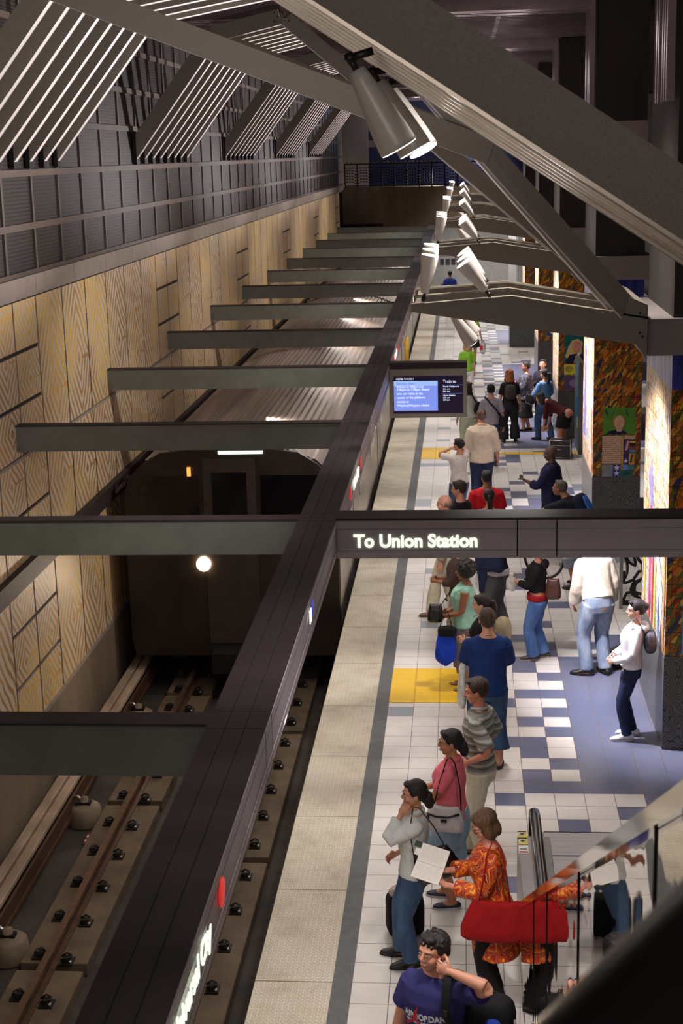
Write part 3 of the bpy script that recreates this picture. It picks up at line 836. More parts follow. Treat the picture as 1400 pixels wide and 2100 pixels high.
art(P3, 'portrait_collar', [(.34, 1.74), (.44, 1.74), (.50, 1.95), (.43, 1.96)], g_('white', 214, 214, 216), off=.012)
art(P3, 'scroll_tile', R_(.13, .70, 1.47, 1.70), g_('yellow', 220, 200, 60))
for h in (.24, .46): 
    q = MB(); pts = [(-.395+h+.085*math.cos(a)*(1-a/14), -1.068, 1.585+.085*math.sin(a)*(1-a/14)) for a in [i*.5 for i in range(22)]]
    q.tube(pts, .007, g_('navy', 26, 20, 56), 5).build('painted_scroll', P3)
art(P3, 'plum_tile', R_(.13, .70, 1.10, 1.44), g_('plum2', 96, 70, 110)); art(P3, 'painted_figure', ellp(.4, 1.27, .16, .09), g_('lilac', 150, 120, 150), off=.005)
P4 = pillars[3]
art(P4, 'portrait_ground', R_(.25, .72, 1.25, 2.3), g_('starblue', 50, 60, 130)); art(P4, 'painted_figure', ellp(.5, 1.9, .16, .3), g_('white', 214, 214, 216), off=.005); art(P4, 'painted_figure', ellp(.5, 1.45, .2, .2), g_('white', 214, 214, 216), off=.005)
P5 = pillars[4]
art(P5, 'blue_strip', R_(.3, .42, 1.1, 3.0), g_('starblue', 50, 60, 130))
P1 = pillars[0]
# left face of the nearest pillar: pale lower panels with a tall violet and red figure
art(P1, 'pale_panel', [(.02, 1.08), (2.10, 1.08), (2.10, 1.85), (1.3, 2.35), (.7, 2.0), (.02, 1.5)], M['side2'], 'l')
art(P1, 'violet_figure', [(1.25, 1.3), (1.42, 1.3), (1.42, 2.5), (1.62, 2.75), (1.42, 3.0), (1.3, 2.8), (1.2, 2.4)], g_('violetl', 130, 120, 210), 'l', off=.005)
art(P1, 'red_stripe', R_(1.28, 1.36, 1.1, 2.45), g_('red', 200, 50, 46), 'l', off=.009); art(P1, 'red_stripe', R_(1.02, 1.12, 1.1, 1.9), g_('red', 200, 50, 46), 'l', off=.009)
art(P1, 'white_diamond', [(.25, 1.35), (.72, 1.75), (.72, 2.2), (.25, 1.7)], g_('white2', 232, 230, 232), 'l', off=.006)
art(P1, 'blue_stripe', R_(.5, .56, 1.12, 1.6), g_('sky', 90, 140, 200), 'l', off=.009); art(P1, 'yellow_stripe', R_(.8, .9, 1.12, 1.9), g_('yellow', 220, 200, 60), 'l', off=.009)
art(P1, 'yellow_stripe', R_(1.75, 1.83, 1.2, 1.9), g_('yellow', 220, 200, 60), 'l', off=.009); art(P1, 'orange_stripe', R_(.05, .14, 1.1, 2.2), g_('orange', 226, 130, 50), 'l', off=.009)
# front of nearest pillar near the right edge: blue and red letter tiles
art(P1, 'teal_tile', R_(.22, .6, 1.95, 2.6), g_('teal', 10, 92, 92)); art(P1, 'handwriting_panel', R_(.24, .6, 1.3, 1.55), M['hand']); art(P1, 'red_tile', R_(.24, .6, 1.09, 1.28), g_('red', 200, 50, 46)); art(P1, 'blue_strip', R_(.18, .215, 1.1, 2.7), g_('sky', 90, 140, 200))
art(P2, 'pale_panel', [(.02, 1.3), (2.10, 1.5), (2.10, 2.4), (.9, 3.0), (.02, 2.3)], M['side2'], 'l'); art(P2, 'violet_figure', R_(1.5, 1.7, 1.5, 3.1), g_('violetl', 130, 120, 210), 'l', off=.005); art(P2, 'orange_stripe', R_(.1, .25, 1.1, 2.2), g_('orange', 226, 130, 50), 'l', off=.006)

# dark stone bench block and white columns at the far end
for i, (x, y, lab) in enumerate(((3.25, 65-8, 'white square column at the far end, left of the greenish panel'), (3.55, 54.5, 'white square column at the far end beside the red marker'))):
    o = MB().box(-.17, .17, -.17, .17, 0, 3.5, m_('white_column', (216, 214, 210), .5, var=.04)).box(-.18, .18, -.18, .18, 0, .25, m_('column_foot', (70, 80, 110))).build('column')
    o.location = (x, y, 0); tag(o, lab, 'column')
o = MB().box(-.2, .32, -.02, .02, 0, 3.4, m_('olive_panel', (150, 148, 128), .6, var=.1)).box(-.2, .32, -.03, -.02, 1.9, 2.1, m_('red_marker', (170, 40, 36), .5)).build('wall_panel'); o.location = (3.85, 50, 0); tag(o, 'greenish far panel with a small red marker', 'panel')
o = MB().box(0, .9, 0, 1.2, 0, 1.05, M['relief']).build('stone_block', bevel=.02); o.location = (2.5, 36.8, 0); tag(o, 'dark stone block on the far platform left of the distant pillars', 'block')
# upright poster stand between the second and third pillars
ps = empty('poster_stand', (3.45, 18.9, 0), 0, 'tall thin poster stand with a teal poster, beside the third mosaic pillar', 'poster')
MB().box(-.05, .05, -.42, .72, .0, 2.0, m_('stand_frame', (96, 96, 92), .4, .4)).build('frame', ps)
MB().box(-.056, -.05, -.36, .66, .5, 1.92, m_('teal_poster', (30, 104, 132), .25, var=.35, scale=5)).build('poster', ps)
MB().prism([(-.3, 1.3), (.1, 1.0), (.4, 1.45), (.1, 1.8)], 'x', -.059, -.056, m_('poster_grey', (90, 96, 100), .3)).build('printed_figure', ps)
MB().prism([(-.34, .55), (.0, .55), (-.1, .8), (-.34, .75)], 'x', -.059, -.056, m_('poster_yellow', (206, 170, 60), .3)).build('printed_figure', ps)
# swirled metal screen with its post
sc = empty('metal_screen', (3.2, 7.3, 0), 0, 'black cut-metal screen with a grey post below the station sign beam', 'screen')
MB().box(-.06, -.015, -.03, .03, 0, 1.25, m_('grey_post', (128, 122, 120), .4, .4)).build('post', sc)
q = MB(); rg = random.Random(5); q.box(-.015, .9, -.015, .015, .05, .12, M['iron']); q.box(-.015, .9, -.015, .015, 1.0, 1.05, M['iron']); q.box(.86, .9, -.015, .015, 0, 1.05, M['iron'])
for k in range(26):
    cx, cz = rg.uniform(.06, .8), rg.uniform(.15, .95); a = rg.uniform(0, 6); pts = []
    for j in range(9): pts.append((cx, rg.uniform(-.003, .003), cz)); a += rg.uniform(-.9, .9); cx += .05*math.cos(a); cz += .07*math.sin(a); cx = min(max(cx, 0), .88); cz = min(max(cz, .08), 1.02)
    q.tube(pts, .022, M['iron'], 6)
q.build('swirl_panel', sc)

# ================================================================ ROOF TRUSSES
def plate(q, p0, p1, depth, th, m, mb_=None, ends=None):
    """blade whose lower edge runs p0 -> p1, standing `depth` above it, centred thickness th in y"""
    p0, p1 = V(p0), V(p1); d = (p1-p0).normalized()
    n = V((-d.z, 0, d.x)); n = n if n.z > 0 else -n
    n = (n-d*n.dot(d)).normalized(); s = d.cross(n).normalized()*th/2
    a0, a1 = p0+n*depth, p1+n*depth
    if ends:
        if ends[0] is not None: a0 = p0+V((0, 0, depth/max(.2, abs(n.z)))) if ends[0] == 'v' else a0
        if ends[1] is not None: a1 = p1+V((0, 0, depth/max(.2, abs(n.z)))) if ends[1] == 'v' else a1
    vs = [p0-s, p1-s, a1-s, a0-s, p0+s, p1+s, a1+s, a0+s]
    q.add(vs, [(0, 1, 2, 3), (7, 6, 5, 4), (1, 5, 6, 2), (0, 3, 7, 4), (3, 2, 6, 7)], m)
    q.add([p0-s, p1-s, p1+s, p0+s], [(0, 1, 2, 3)], mb_ or m)
    # small raised lip along the lower edge
    l = d.cross(n).normalized()
    vs = [p0-s-l*.004-n*.004, p1-s-l*.004-n*.004, p1-s-l*.004+n*.012, p0-s-l*.004+n*.012]
    q.add(vs, [(0, 1, 2, 3)], mb_ or m)
    return q
def bolts(par, pts, y):
    q = MB()
    for x, z in pts: q.lathe([(.012, 0), (.012, .006), (.006, .008)], M['dark'], 8, Matrix.Translation((x, y, z)) @ Matrix.Rotation(PI/2, 4, 'X'))
    q.build('bolts', par)
tl = ['nearest roof truss with eight blades rising from the louvred wall at upper left', 'second roof truss with its bolted peak and ribbed blades', 'third roof truss, blades rising from the wall behind the second', 'fourth roof truss, blades rising from the wall behind the third', 'farthest roof truss near the end column']
for k in range(5):
    y0 = 1.25+k*BAY
    t = empty('roof_truss', (WX, y0, 6.4), 0, tl[k], 'roof truss'); o_ = V((WX, y0, 6.4))
    pk = V((-.75, 0, 8.45)) if k == 0 else V((-1.83, 0, 8.43)); kn = V((-2.83, 0, 8.22)) if k else V((-2.86, 0, 8.10))
    L = lambda x, y, z: V((x, y, z))-o_
    for i in range(8):
        yy = y0+.63*i
        q = plate(MB(), L(WX, yy, 6.42), L(kn.x, yy, kn.z), .23, .11, M['truss'], M['flange'], ('v', None)); q.build('wall_blade', t)
        MB().box(-.0, .05, yy-y0-.07, yy-y0+.07, .0, .5, M['iron']).build('wall_bracket', t)
        q = plate(MB(), L(kn.x-.05, yy, kn.z-.01), L(pk.x, yy, pk.z), .23, .11, M['truss'], M['flange']); q.build('ridge_blade', t)
    # tie blade, in front
    ty = y0-.12
    q = plate(MB(), L(-3.02, ty, 7.985), L(1.16, ty+(.5 if k == 0 else 0), 6.345), .245, .06, M['truss'], M['flange']) if k == 0 else plate(MB(), L(-2.85, ty+.3, 8.16), L(1.3, ty+.3, 6.47), .225, .06, M['truss'], M['flange'])
    q.build('tie_blade', t)
    # three raking blades down to the pillar head
    for j in range(3):
        yn = 2.02+k*BAY+.9*j; yp = (y0+.1 if k == 0 else y0+.05)+.9*j
        q = plate(MB(), L(2.66 if j == 0 else 2.6, yn, 4.62 if k == 0 else 4.60), L(pk.x, yp, pk.z), .225, .09, M['truss'], M['flange'], ('v', None))
        q.build('raking_blade', t)
    g = MB().prism([(2.52-WX, 4.62-6.4+.12), (2.80-WX, 4.34-6.4), (2.80-WX, 4.90-6.4), (2.62-WX, 4.98-6.4)], 'y', 2.0+k*BAY-y0-.06, 2.0+k*BAY-y0+1.9, M['truss']).build('node_plate', t)
    bolts(t, [(2.72-WX, 4.82-6.4), (2.75-WX, 4.78-6.4), (2.72-WX, 4.62-6.4), (2.75-WX, 4.58-6.4)], 2.0+k*BAY-y0-.06)
    if k: bolts(t, [(pk.x-WX+dx, pk.z-6.4+dz) for dx, dz in ((-.05, .12), (.03, .17), (-.1, .05), (.06, .1), (-.1, .18), (.12, .05))], -.06)
    # frame on the far side of the pillars, towards the other track
    for i in range(3):
        q = plate(MB(), L(4.3, y0+1.0+.6*i, 5.2), L(7.2, y0+1.0+.6*i, 8.3), .23, .11, M['truss'], M['flange']); q.build('far_blade', t)
# large raking member close to the camera, with a ribbed lighting track along its lower edge
nr = empty('raking_member', (1.0, -7.2, 6.6), 0, 'huge grey raking roof member crossing the upper right corner closest to the camera', 'roof member')
o_ = V((1.0, -7.2, 6.6)); L = lambda x, y, z: V((x, y, z))-o_
sl = (6.03-7.09)/(1.84-.23)
zl = lambda x: 7.09+sl*(x-.23)+.045
for j in range(3):
    plate(MB(), L(-1.9, -7.2+.9*j, zl(-1.9)), L(3.3, -7.2+.9*j, zl(3.3)), .245, .09, M['truss'], M['flange']).build('blade', nr)
q = MB()
for j in range(6):
    dz = -.008-.0115*j; yy = -7.24+.17*j
    p0 = L(-1.9, yy, zl(-1.9)+dz-.012); p1 = L(3.3, yy, zl(3.3)+dz-.012)
    plate(q, p0, p1, .016, .12, m_('track_rib', (176, 164, 150), .3, .5, var=.1, stretch=(1, 1, 1)))
q.build('lighting_track', nr)

# ---------------------------------------------------------------- spot lamps
def lamp_proto(down):
    r = empty('spotlight', (0, 0, 0))
    prof = [(.004, 0), (.034, .003), (.042, .04), (.053, .11), (.064, .19), (.073, .26), (.080, .33), (.080, .352), (.075, .352), (.072, .33)]
    MB().lathe(prof, M['lamp_white'], 28, caps=False).build('shell', r)
    MB().lathe([(.002, .352), (.050, .351), (.0765, .3535), (.0735, .332)], M['glow'], 28, caps=True).build('lens', r)
    q = MB().tube([(0, 0, -.0), (0, 0, -.045)], .014, M['lamp_dark'], 10); q.lathe([(.024, -.018), (.024, .018)], M['lamp_dark'], 14, Matrix.Translation((0, 0, -.05)) @ Matrix.Rotation(PI/2, 4, 'X'))
    q.build('knuckle', r)
    return r
LP = lamp_proto(False)
def copy_tree(o, parent=None):
    c = o.copy(); COL.objects.link(c); c.parent = parent
    for ch in o.children: copy_tree(ch, c)
    return c
first = [True]
stub = MB().tube([(0, 0, 0), (0, 0, .1)], .018, M['lamp_dark'], 10).mesh('stem')
def spot(base, dirv, lab, stem, scale=1.0, group='spotlights on the bracket arms'):
    o = LP if first[0] else copy_tree(LP); first[0] = False
    base = V(base); q = V(dirv).normalized().to_track_quat('Z', 'Y')
    o.rotation_mode = 'QUATERNION'; o.rotation_quaternion = q; o.location = base; o.scale = (scale,)*3
    tag(o, lab, 'lamp', group)
    st = MB(); inv = q.inverted()
    a = inv @ ((V(stem)-base)/scale)
    st.tube([V((0, 0, -.05)), a], .017, M['lamp_dark'], 10); st.build('stem', o)
    return o
an = ['nearest', 'second', 'third', 'fourth', 'fifth']
for k in range(5):
    y0 = 2.0+k*BAY
    arm = empty('bracket_arm', (2.8, y0, 4.6), 0, '%s grey tapered bracket arm reaching left from its pillar over the platform edge' % an[k].capitalize(), 'bracket arm')
    arm['label'] = '%s tapered grey bracket arm carrying spotlights over the platform edge' % an[k]
    for j in range(3):
        MB().prism([(.39-2.8, .33), (1.42-2.8, .42-.02*(1 if j else 1)), (0, .16), (0, -.12), (.39-2.8, .27)], 'y', .9*j-.035, .9*j+.035, M['truss']).build('arm_plate', arm)
        MB().prism([(.39-2.8, .33), (1.42-2.8, .40), (0, .16), (0, .178), (1.42-2.8, .418), (.39-2.8, .348)], 'y', .9*j-.06, .9*j+.06, M['truss']).build('top_flange', arm)
    for x in (.45, 1.35): MB().box(x-2.8-.03, x-2.8+.03, 0, 1.8, .27, .33, M['truss']).build('cross_tube', arm)
    gl = 'spotlights on the %s bracket arm' % an[k]
    for j in range(3):
        yy = y0+.9*j
        spot((.53, yy, 5.055), (.16-.03*j, -.03, 1), 'white spotlight standing upright at the tip of the %s arm, %s of three' % (an[k], ('front', 'middle', 'back')[j]), (.53, yy, 4.98), 1.12, gl)
        spot((1.16, yy, 5.07), (-.72, -.10, .9), 'white spotlight tilted up to the left above the %s arm, %s of three' % (an[k], ('front', 'middle', 'back')[j]), (1.20, yy, 4.99), 1.05, gl)
    for j in range(2):
        yy = y0+.25+.8*j
        spot((.82+.03*j, yy, 4.80), (.62, .25, -.95), 'white spotlight hanging under the %s arm and aimed down, %s one' % (an[k], ('front', 'back')[j]), (.80, yy, 4.93), 1.05, gl)
for j, (bx, bz, sx, sz, dd) in enumerate(((.50, 6.80, .57, 6.87, (.47, .10, -.88)), (.54, 6.79, .63, 6.85, (.47, .0, -.88)), (.56, 6.785, .68, 6.84, (.47, -.20, -.88)))):
    yy = -7.22+.9*j
    spot((bx, yy, bz), dd, 'large white spotlight under the near roof member, %s of the three' % ('front', 'middle', 'back')[j], (sx, yy, sz), 1.0, 'spotlights under the near roof member')

# ================================================================ TRAIN
tn = empty('train', (-2.42, 7.2, -1.0), 0, 'silver metro train with a corrugated roof passing on the track at left', 'train')
oX, oY, oZ = -2.42, 7.2, -1.0
prof = [(-1.50, .35), (-1.55, .6), (-1.55, 2.75), (-1.47, 3.02), (-1.28, 3.22)]
rt = []
nC = 54
for i in range(nC+1):
    x = -1.28+2.56*i/nC; z = 3.22+.30*(1-(x/1.28)**2)+(.022 if i % 2 else 0); rt.append((x, z))
pts = prof+rt+[(-q[0], q[1]) for q in prof[::-1]]
roofm = mat('corrugated_roof_steel', (150, 132, 120), .45, .6, var=.35, scale=1.2, stretch=(3, .15, 1))
sidem = mat('stainless_car_side', (172, 164, 158), .3, .75, var=.3, scale=1.4, stretch=(1, .35, .25))
q = MB(); n = len(pts)
for yseg in range(3):
    y0, y1 = yseg*22.9, yseg*22.9+22.6
    if y0+oY > 60: break
    y1 = min(y1, 61-oY)
    g = MB(); vs = [(x, y0, z) for x, z in pts]+[(x, y1, z) for x, z in pts]
    g.add(vs, [list(range(n-1, -1, -1)), list(range(n, 2*n))], m_('car_end', (40, 34, 32), .4, .4, var=.2))
    k = len(g.v)-2*n
    for i in range(n):
        j = (i+1) % n; m = roofm if 4 <= i < len(prof)+nC else sidem
        g.f.append([k+i, k+j, k+n+j, k+n+i]); g.mi.append(g.slot(m)); g.sm.append(False)
    g.build('car_body', tn)
    for sx in (-1, 1):
        for w_ in range(7):
            ya = y0+1.2+w_*3.05
            if ya+1.4 > y1: break
            MB().box(sx*1.552-.004, sx*1.552+.004, ya, ya+1.35, 1.75, 2.5, m_('car_window', (24, 24, 26), .1, 0, var=.1)).build('side_window', tn)
        for w_ in range(3):
            ya = y0+2.75+w_*7.0
            if ya+1.3 > y1: break
            MB().box(sx*1.556-.004, sx*1.556+.004, ya-.05, ya+1.3, .75, 2.7, m_('car_door', (150, 142, 136), .3, .7, var=.1)).build('door', tn)
    MB().box(-1.2, 1.2, y0+2, y0+20, 0, .5, M['iron']).build('underframe', tn)
fm = m_('train_front', (50, 42, 36), .35, .3, var=.35, scale=1.5)
MB().prism([(x*.995, z*.995) for x, z in pts if True][:5]+[(-1.0, 3.38), (0, 3.5), (1.0, 3.38)]+[(-x*.995, z*.995) for x, z in pts[:5]][::-1], 'y', -.10, 0, fm).build('front_mask', tn)
glass = m_('front_glass', (12, 12, 14), .08, var=0)
MB().box(-1.3, -.45, -.115, -.10, 2.15, 3.05, glass).build('windscreen', tn); MB().box(.45, 1.3, -.115, -.10, 2.15, 3.05, glass).build('windscreen', tn)
MB().box(-.38, .38, -.118, -.10, .55, 3.3, m_('front_door', (66, 56, 50), .4, .3, var=.2)).build('front_door', tn)
MB().box(-.25, .25, -.124, -.118, 2.3, 3.1, glass).build('door_window', tn)
MB().box(-.14, .50, -.13, -.10, 3.37, 3.41, m_('sign_light', (230, 255, 245), .4, var=0, emit=(225, 255, 240), estr=3)).build('destination_light', tn)
hl = m_('headlight', (255, 240, 220), .4, var=0, emit=(255, 226, 190), estr=22)
for sx in (-1, 1):
    for dx in ((.42,) if sx < 0 else (.98,)):
        MB().lathe([(.105, 0), (.105, .05), (.09, .06), (.002, .065)], hl, 20, Matrix.Translation((-.42 if sx < 0 else 1.05, -.10, 1.75-.0)) @ Matrix.Rotation(PI/2, 4, 'X')).build('headlight', tn)
MB().box(-.60, -.55, -.13, -.10, 3.05, 3.18, m_('marker_light', (255, 120, 50), .4, var=0, emit=(255, 120, 50), estr=3)).build('marker_light', tn)
MB().box(-.3, .3, -.5, -.1, .2, .5, M['iron']).build('coupler', tn)
lamp('SPOT', (-2.86, 6.9, .74), (-3.4, -2, -.6), 120, (1, .8, .6), .08, spot=110, blend=1)
# yellow between-car barrier
yb_ = MB()
for k in range(9): yb_.tube([(0, k*.16, 0), (0, k*.16, .75)], .05, m_('barrier_yellow', (240, 196, 30), .4), 8)
o = yb_.build('car_barrier'); o.location = (-.84, 32.6, 0); tag(o, 'yellow upright barrier strip at the platform edge beyond the information screen', 'barrier')

# ================================================================ ESCALATOR
def mat_mirror():
    m, nt, b = _new('polished_steel_panel'); t = NT(nt); v = t.coord()
    b.inputs['Base Color'].default_value = srgb(168, 160, 150); b.inputs['Metallic'].default_value = 1; b.inputs['Roughness'].default_value = .012
    n = t.noise(t.map(v, (1, .9, .12)), 3.2, 1, .3)
    t.l(t.bump(n, .10, .02), b.inputs['Normal']); return m
M['mirror'] = mat_mirror()
capz = lambda y: 1.53+(-4.23-y)*.5716
es = empty('escalator', (1.5, -1.65, 0), 0, 'escalator end with black handrail, warning stickers and a grooved steel floor plate', 'escalator')
o_ = (1.5, -1.65, 0)
def E(q, name, par=es, bevel=0):
    me_v = [(a-o_[0], b-o_[1], c) for a, b, c in q.v]; q.v = me_v; return q.build(name, par, bevel)
q = MB().prism([(-1.70, 0), (-1.72, .80), (-1.9, .88), (-4.0, .88), (-12.6, 5.85), (-12.6, 0)], 'x', 1.352, 1.62, m_('newel_steel', (160, 154, 152), .35, .35, var=.15, scale=3)); E(q, 'balustrade', bevel=.01)
q = MB(); pts = [(1.50, -1.72, .70), (1.50, -1.60, .76), (1.50, -1.56, .88), (1.50, -1.62, .98), (1.50, -1.78, 1.01), (1.50, -2.4, 1.01), (1.50, -3.6, 1.02), (1.50, -4.4, 1.28), (1.50, -12.2, 5.75)]
q.tube(pts, .045, M['rubber'], 14, ry=.03, side=(1, 0, 0)); E(q, 'handrail')
q = MB().prism([(-1.75, .88), (-4.0, .88), (-12.4, 5.7), (-12.4, 5.85), (-4.2, 1.1), (-3.6, .98), (-1.75, .98)], 'x', 1.485, 1.515, M['steel']); E(q, 'handrail_guide')
for k, yy in enumerate((-1.80, -1.93)):
    q = MB().box(1.355, 1.43, yy-.115, yy, .881, .884, m_('sticker_yellow', (230, 205, 40), .4, var=0)); q.lathe([(.035, .884), (.035, .886)], m_('sticker_white', (230, 228, 222), .4, var=0), 16, Matrix.Translation((1.387, yy-.06, 0))); q.box(1.35, 1.425, yy-.02, yy-.006, .884, .886, M['dark'])
    q.lathe([(.018, .886), (.018, .887)], m_('sticker_brown', (90, 60, 40), .4, var=0), 8, Matrix.Translation((1.387, yy-.06, 0))); E(q, 'warning_sticker')
q = MB().box(1.35, 1.43, -2.21, -2.07, .881, .884, m_('sticker_white', (230, 228, 222), .4, var=0)); q.box(1.355, 1.425, -2.20, -2.175, .884, .886, m_('sticker_red', (170, 40, 36), .4)); q.box(1.36, 1.42, -2.14, -2.13, .884, .886, M['dark']); E(q, 'warning_sticker')
gp = mat('grooved_floor_plate', (168, 163, 163), .5, .15, var=.15, scale=8, stretch=(.2, 6, 1))
q = MB().box(1.67, 2.95, -2.3, 0.0, .002, .014, gp); 
for k in range(5): q.box(1.67, 2.95, -.02-.5*k, -.005-.5*k, .014, .016, M['dark'])
E(q, 'floor_plate')
q = MB()
for k in range(1, 15):
    y = -2.3-.4*k; q.box(1.72, 2.75, y, y+.4, .2*k-.2, .2*k, M['iron'])
E(q, 'steps')
q = MB().prism([(-1.70, 0), (-1.72, .80), (-1.9, .88), (-4.0, .88), (-12.6, 5.85), (-12.6, 0)], 'x', 2.95, 3.23, m_('newel_steel', (150, 144, 142), .3, .85)); E(q, 'balustrade')
# mirror-polished parapet beside it
pr_ = empty('parapet', (1.3, -4.3, 0), 0, 'mirror-polished steel parapet panels sloping up to the right with a bright cap rail', 'parapet')
seg = [-4.22, -5.95, -7.15, -8.9, -10.7, -12.4]
for a, b in zip(seg[:-1], seg[1:]):
    MB().prism([(a+4.3-.004, 0), (a+4.3-.004, capz(a)-.05), (b+4.3+.004, capz(b)-.05), (b+4.3+.004, 0)], 'x', -.012, .03, M['mirror']).build('mirror_panel', pr_); MB().box(-.016, -.010, b+4.3-.002, b+4.3+.002, 0, capz(b)-.05, M['iron']).build('panel_joint', pr_)
MB().prism([(.08, capz(-4.22)-.05), (.08, capz(-4.22)), (-8.1, capz(-12.4)), (-8.1, capz(-12.4)-.05)], 'x', -.03, .05, m_('cap_steel', (190, 186, 182), .05, 1.0, var=0)).build('cap_rail', pr_)
MB().prism([(.06, 0), (.06, capz(-4.22)-.05), (-8.1, capz(-12.4)-.05), (-8.1, 0)], 'x', .03, .045, M['iron']).build('backing', pr_)
gp_ = empty('glass_guard', (1.2, -5.6, 0), 0, 'narrow upright steel edged guard plate beside the mirrored parapet', 'guard')
MB().box(-.008, .008, -.02, .02, 0, 1.5, M['steel']).build('edge_post', gp_)
MB().box(-.005, .005, -.30, -.02, .0, 1.48, m_('guard_plate', (70, 62, 58), .2, .5)).build('plate', gp_)
# black rubber handrail right beside the camera
q = MB().tube([(1.45, -12.0, 5.97), (1.222, -12.307, 5.957), (1.104, -12.477, 5.94), (1.011, -12.593, 5.916), (.93, -12.661, 5.877), (.80, -12.75, 5.80)], .062, M['rubber'], 24)
tag(q.build('handrail'), 'out-of-focus black rubber handrail filling the lower right corner', 'handrail')
# ================================================================ PEOPLE
from mathutils import noise as mnoise
from mathutils.bvhtree import BVHTree
def fuse(mb, voxel, m, smooth=4, wrinkle=0.0, wscale=(9, 9, 3), seed=0.0):
    """fuse overlapping closed shapes into one continuous surface"""
    me = mb.mesh('tmp'); o = bpy.data.objects.new('tmp', me); COL.objects.link(o)
    r = o.modifiers.new('r', 'REMESH'); r.mode = 'VOXEL'; r.voxel_size = voxel; r.use_smooth_shade = True
    s = o.modifiers.new('s', 'SMOOTH'); s.factor = .5; s.iterations = smooth
    dg = bpy.context.evaluated_depsgraph_get()
    nm = bpy.data.meshes.new_from_object(o.evaluated_get(dg))
    bpy.data.objects.remove(o); bpy.data.meshes.remove(me)
    nm.materials.clear(); nm.materials.append(m)
    nm.polygons.foreach_set('material_index', [0]*len(nm.polygons))
    if wrinkle:
        nr = [v.normal.copy() for v in nm.vertices]
        for v, n in zip(nm.vertices, nr):
            c = v.co
            k = mnoise.noise(V((c.x*wscale[0]+seed, c.y*wscale[1], c.z*wscale[2]+c.x*4))) + .5*mnoise.noise(V((c.x*18, c.y*18+seed, c.z*9-c.y*8)))
            v.co = c+n*(k*wrinkle)
    nm.polygons.foreach_set('use_smooth', [True]*len(nm.polygons)); nm.update()
    return nm
def join_meshes(name, mes):
    bm = bmesh.new(); mats = []
    for me in mes:
        off = len(mats); 
        for m in me.materials: mats.append(m)
        k = len(bm.faces); bm.from_mesh(me); bm.faces.ensure_lookup_table()
        for f in bm.faces[k:]: f.material_index = f.material_index+off
    out = bpy.data.meshes.new(name); bm.to_mesh(out); bm.free()
    for m in mats: out.materials.append(m)
    return out
def mesh_obj(name, me, parent=None):
    o = bpy.data.objects.new(name, me); COL.objects.link(o)
    if parent: o.parent = parent
    return o
def ik(a, b, l1, l2, hint):
    a, b = V(a), V(b); d = b-a; L = min(d.length, (l1+l2)*.995); dn = d.normalized(); b = a+dn*L
    x = (l1*l1-l2*l2+L*L)/(2*L); h = math.sqrt(max(0, l1*l1-x*x))
    hv = V(hint)-dn*V(hint).dot(dn); hv = hv.normalized() if hv.length > 1e-4 else V((0, 1, 0))
    return a+dn*x+hv*h, b
def skinm(rgb):
    if rgb[0] > 160: rgb = (min(255, int(rgb[0]*1.06)), min(255, int(rgb[1]*1.08)), min(255, int(rgb[2]*1.12)))
    k = 'skin_%d_%d_%d' % rgb
    if k not in M: M[k] = mat(k, rgb, .5, var=.06, scale=30)
    return M[k]
def cloth(key, rgb, var=.12, rough=.85):
    k = 'cloth_'+key
    if k not in M: M[k] = mat(k, rgb, rough, var=var, scale=14, bump=.15, bscale=220, spec=.25)
    return M[k]
def hairm(rgb):
    k = 'hair_%d_%d_%d' % rgb
    if k not in M: M[k] = mat(k, rgb, .62, var=.5, scale=40, stretch=(1, 1, .2), bump=1.0, bscale=70)
    return M[k]
def denim(key, rgb, pale):
    m, nt, b = _new('denim_'+key); t = NT(nt); v = t.coord()
    n = t.noise(t.map(v, (1, 1, .5)), 7, 4); f = t.noise(v, 160, 2)
    c = t.ramp(n, [(.35, srgb(*rgb)), (.7, srgb(*pale))])
    c = t.mix(t.math('MULTIPLY', f, .25), c, srgb(*[min(255, q+50) for q in pale]))
    t.l(c, b.inputs['Base Color']); b.inputs['Roughness'].default_value = .85; b.inputs['Specular IOR Level'].default_value = .2
    t.l(t.bump(f, .2, .003), b.inputs['Normal']); return m
def stripes():
    m, nt, b = _new('striped_jersey'); t = NT(nt); v = t.coord(); x, y, z = t.sep(v)
    zz = t.math('ADD', z, t.math('MULTIPLY', t.math('SUBTRACT', t.noise(v, 6, 2), .5), .03))
    q = t.math('FRACT', t.math('MULTIPLY', zz, 13.5))
    c = t.ramp(q, [(0, srgb(126, 124, 118)), (.30, srgb(92, 90, 84)), (.5, srgb(150, 146, 138)), (.55, srgb(60, 60, 58)), (.60, srgb(176, 172, 166)), (.9, srgb(140, 137, 130))], 'CONSTANT')
    t.l(c, b.inputs['Base Color']); b.inputs['Roughness'].default_value = .85; return m
def floral():
    m, nt, b = _new('swirled_print'); t = NT(nt); v = t.coord(); x, y, z = t.sep(v)
    n = t.noise(t.map(v, (1, 1, .75)), 5.5, 2, .5)
    q = t.math('FRACT', t.math('MULTIPLY', n, 9))
    c = t.ramp(q, [(0, srgb(176, 44, 16)), (.26, srgb(214, 92, 20)), (.48, srgb(238, 168, 50)), (.58, srgb(206, 72, 18)), (.76, srgb(150, 30, 16)), (.88, srgb(44, 18, 18)), (.93, srgb(232, 196, 130)), (.97, srgb(196, 50, 60))], 'CONSTANT')
    t.l(c, b.inputs['Base Color']); b.inputs['Roughness'].default_value = .6; return m
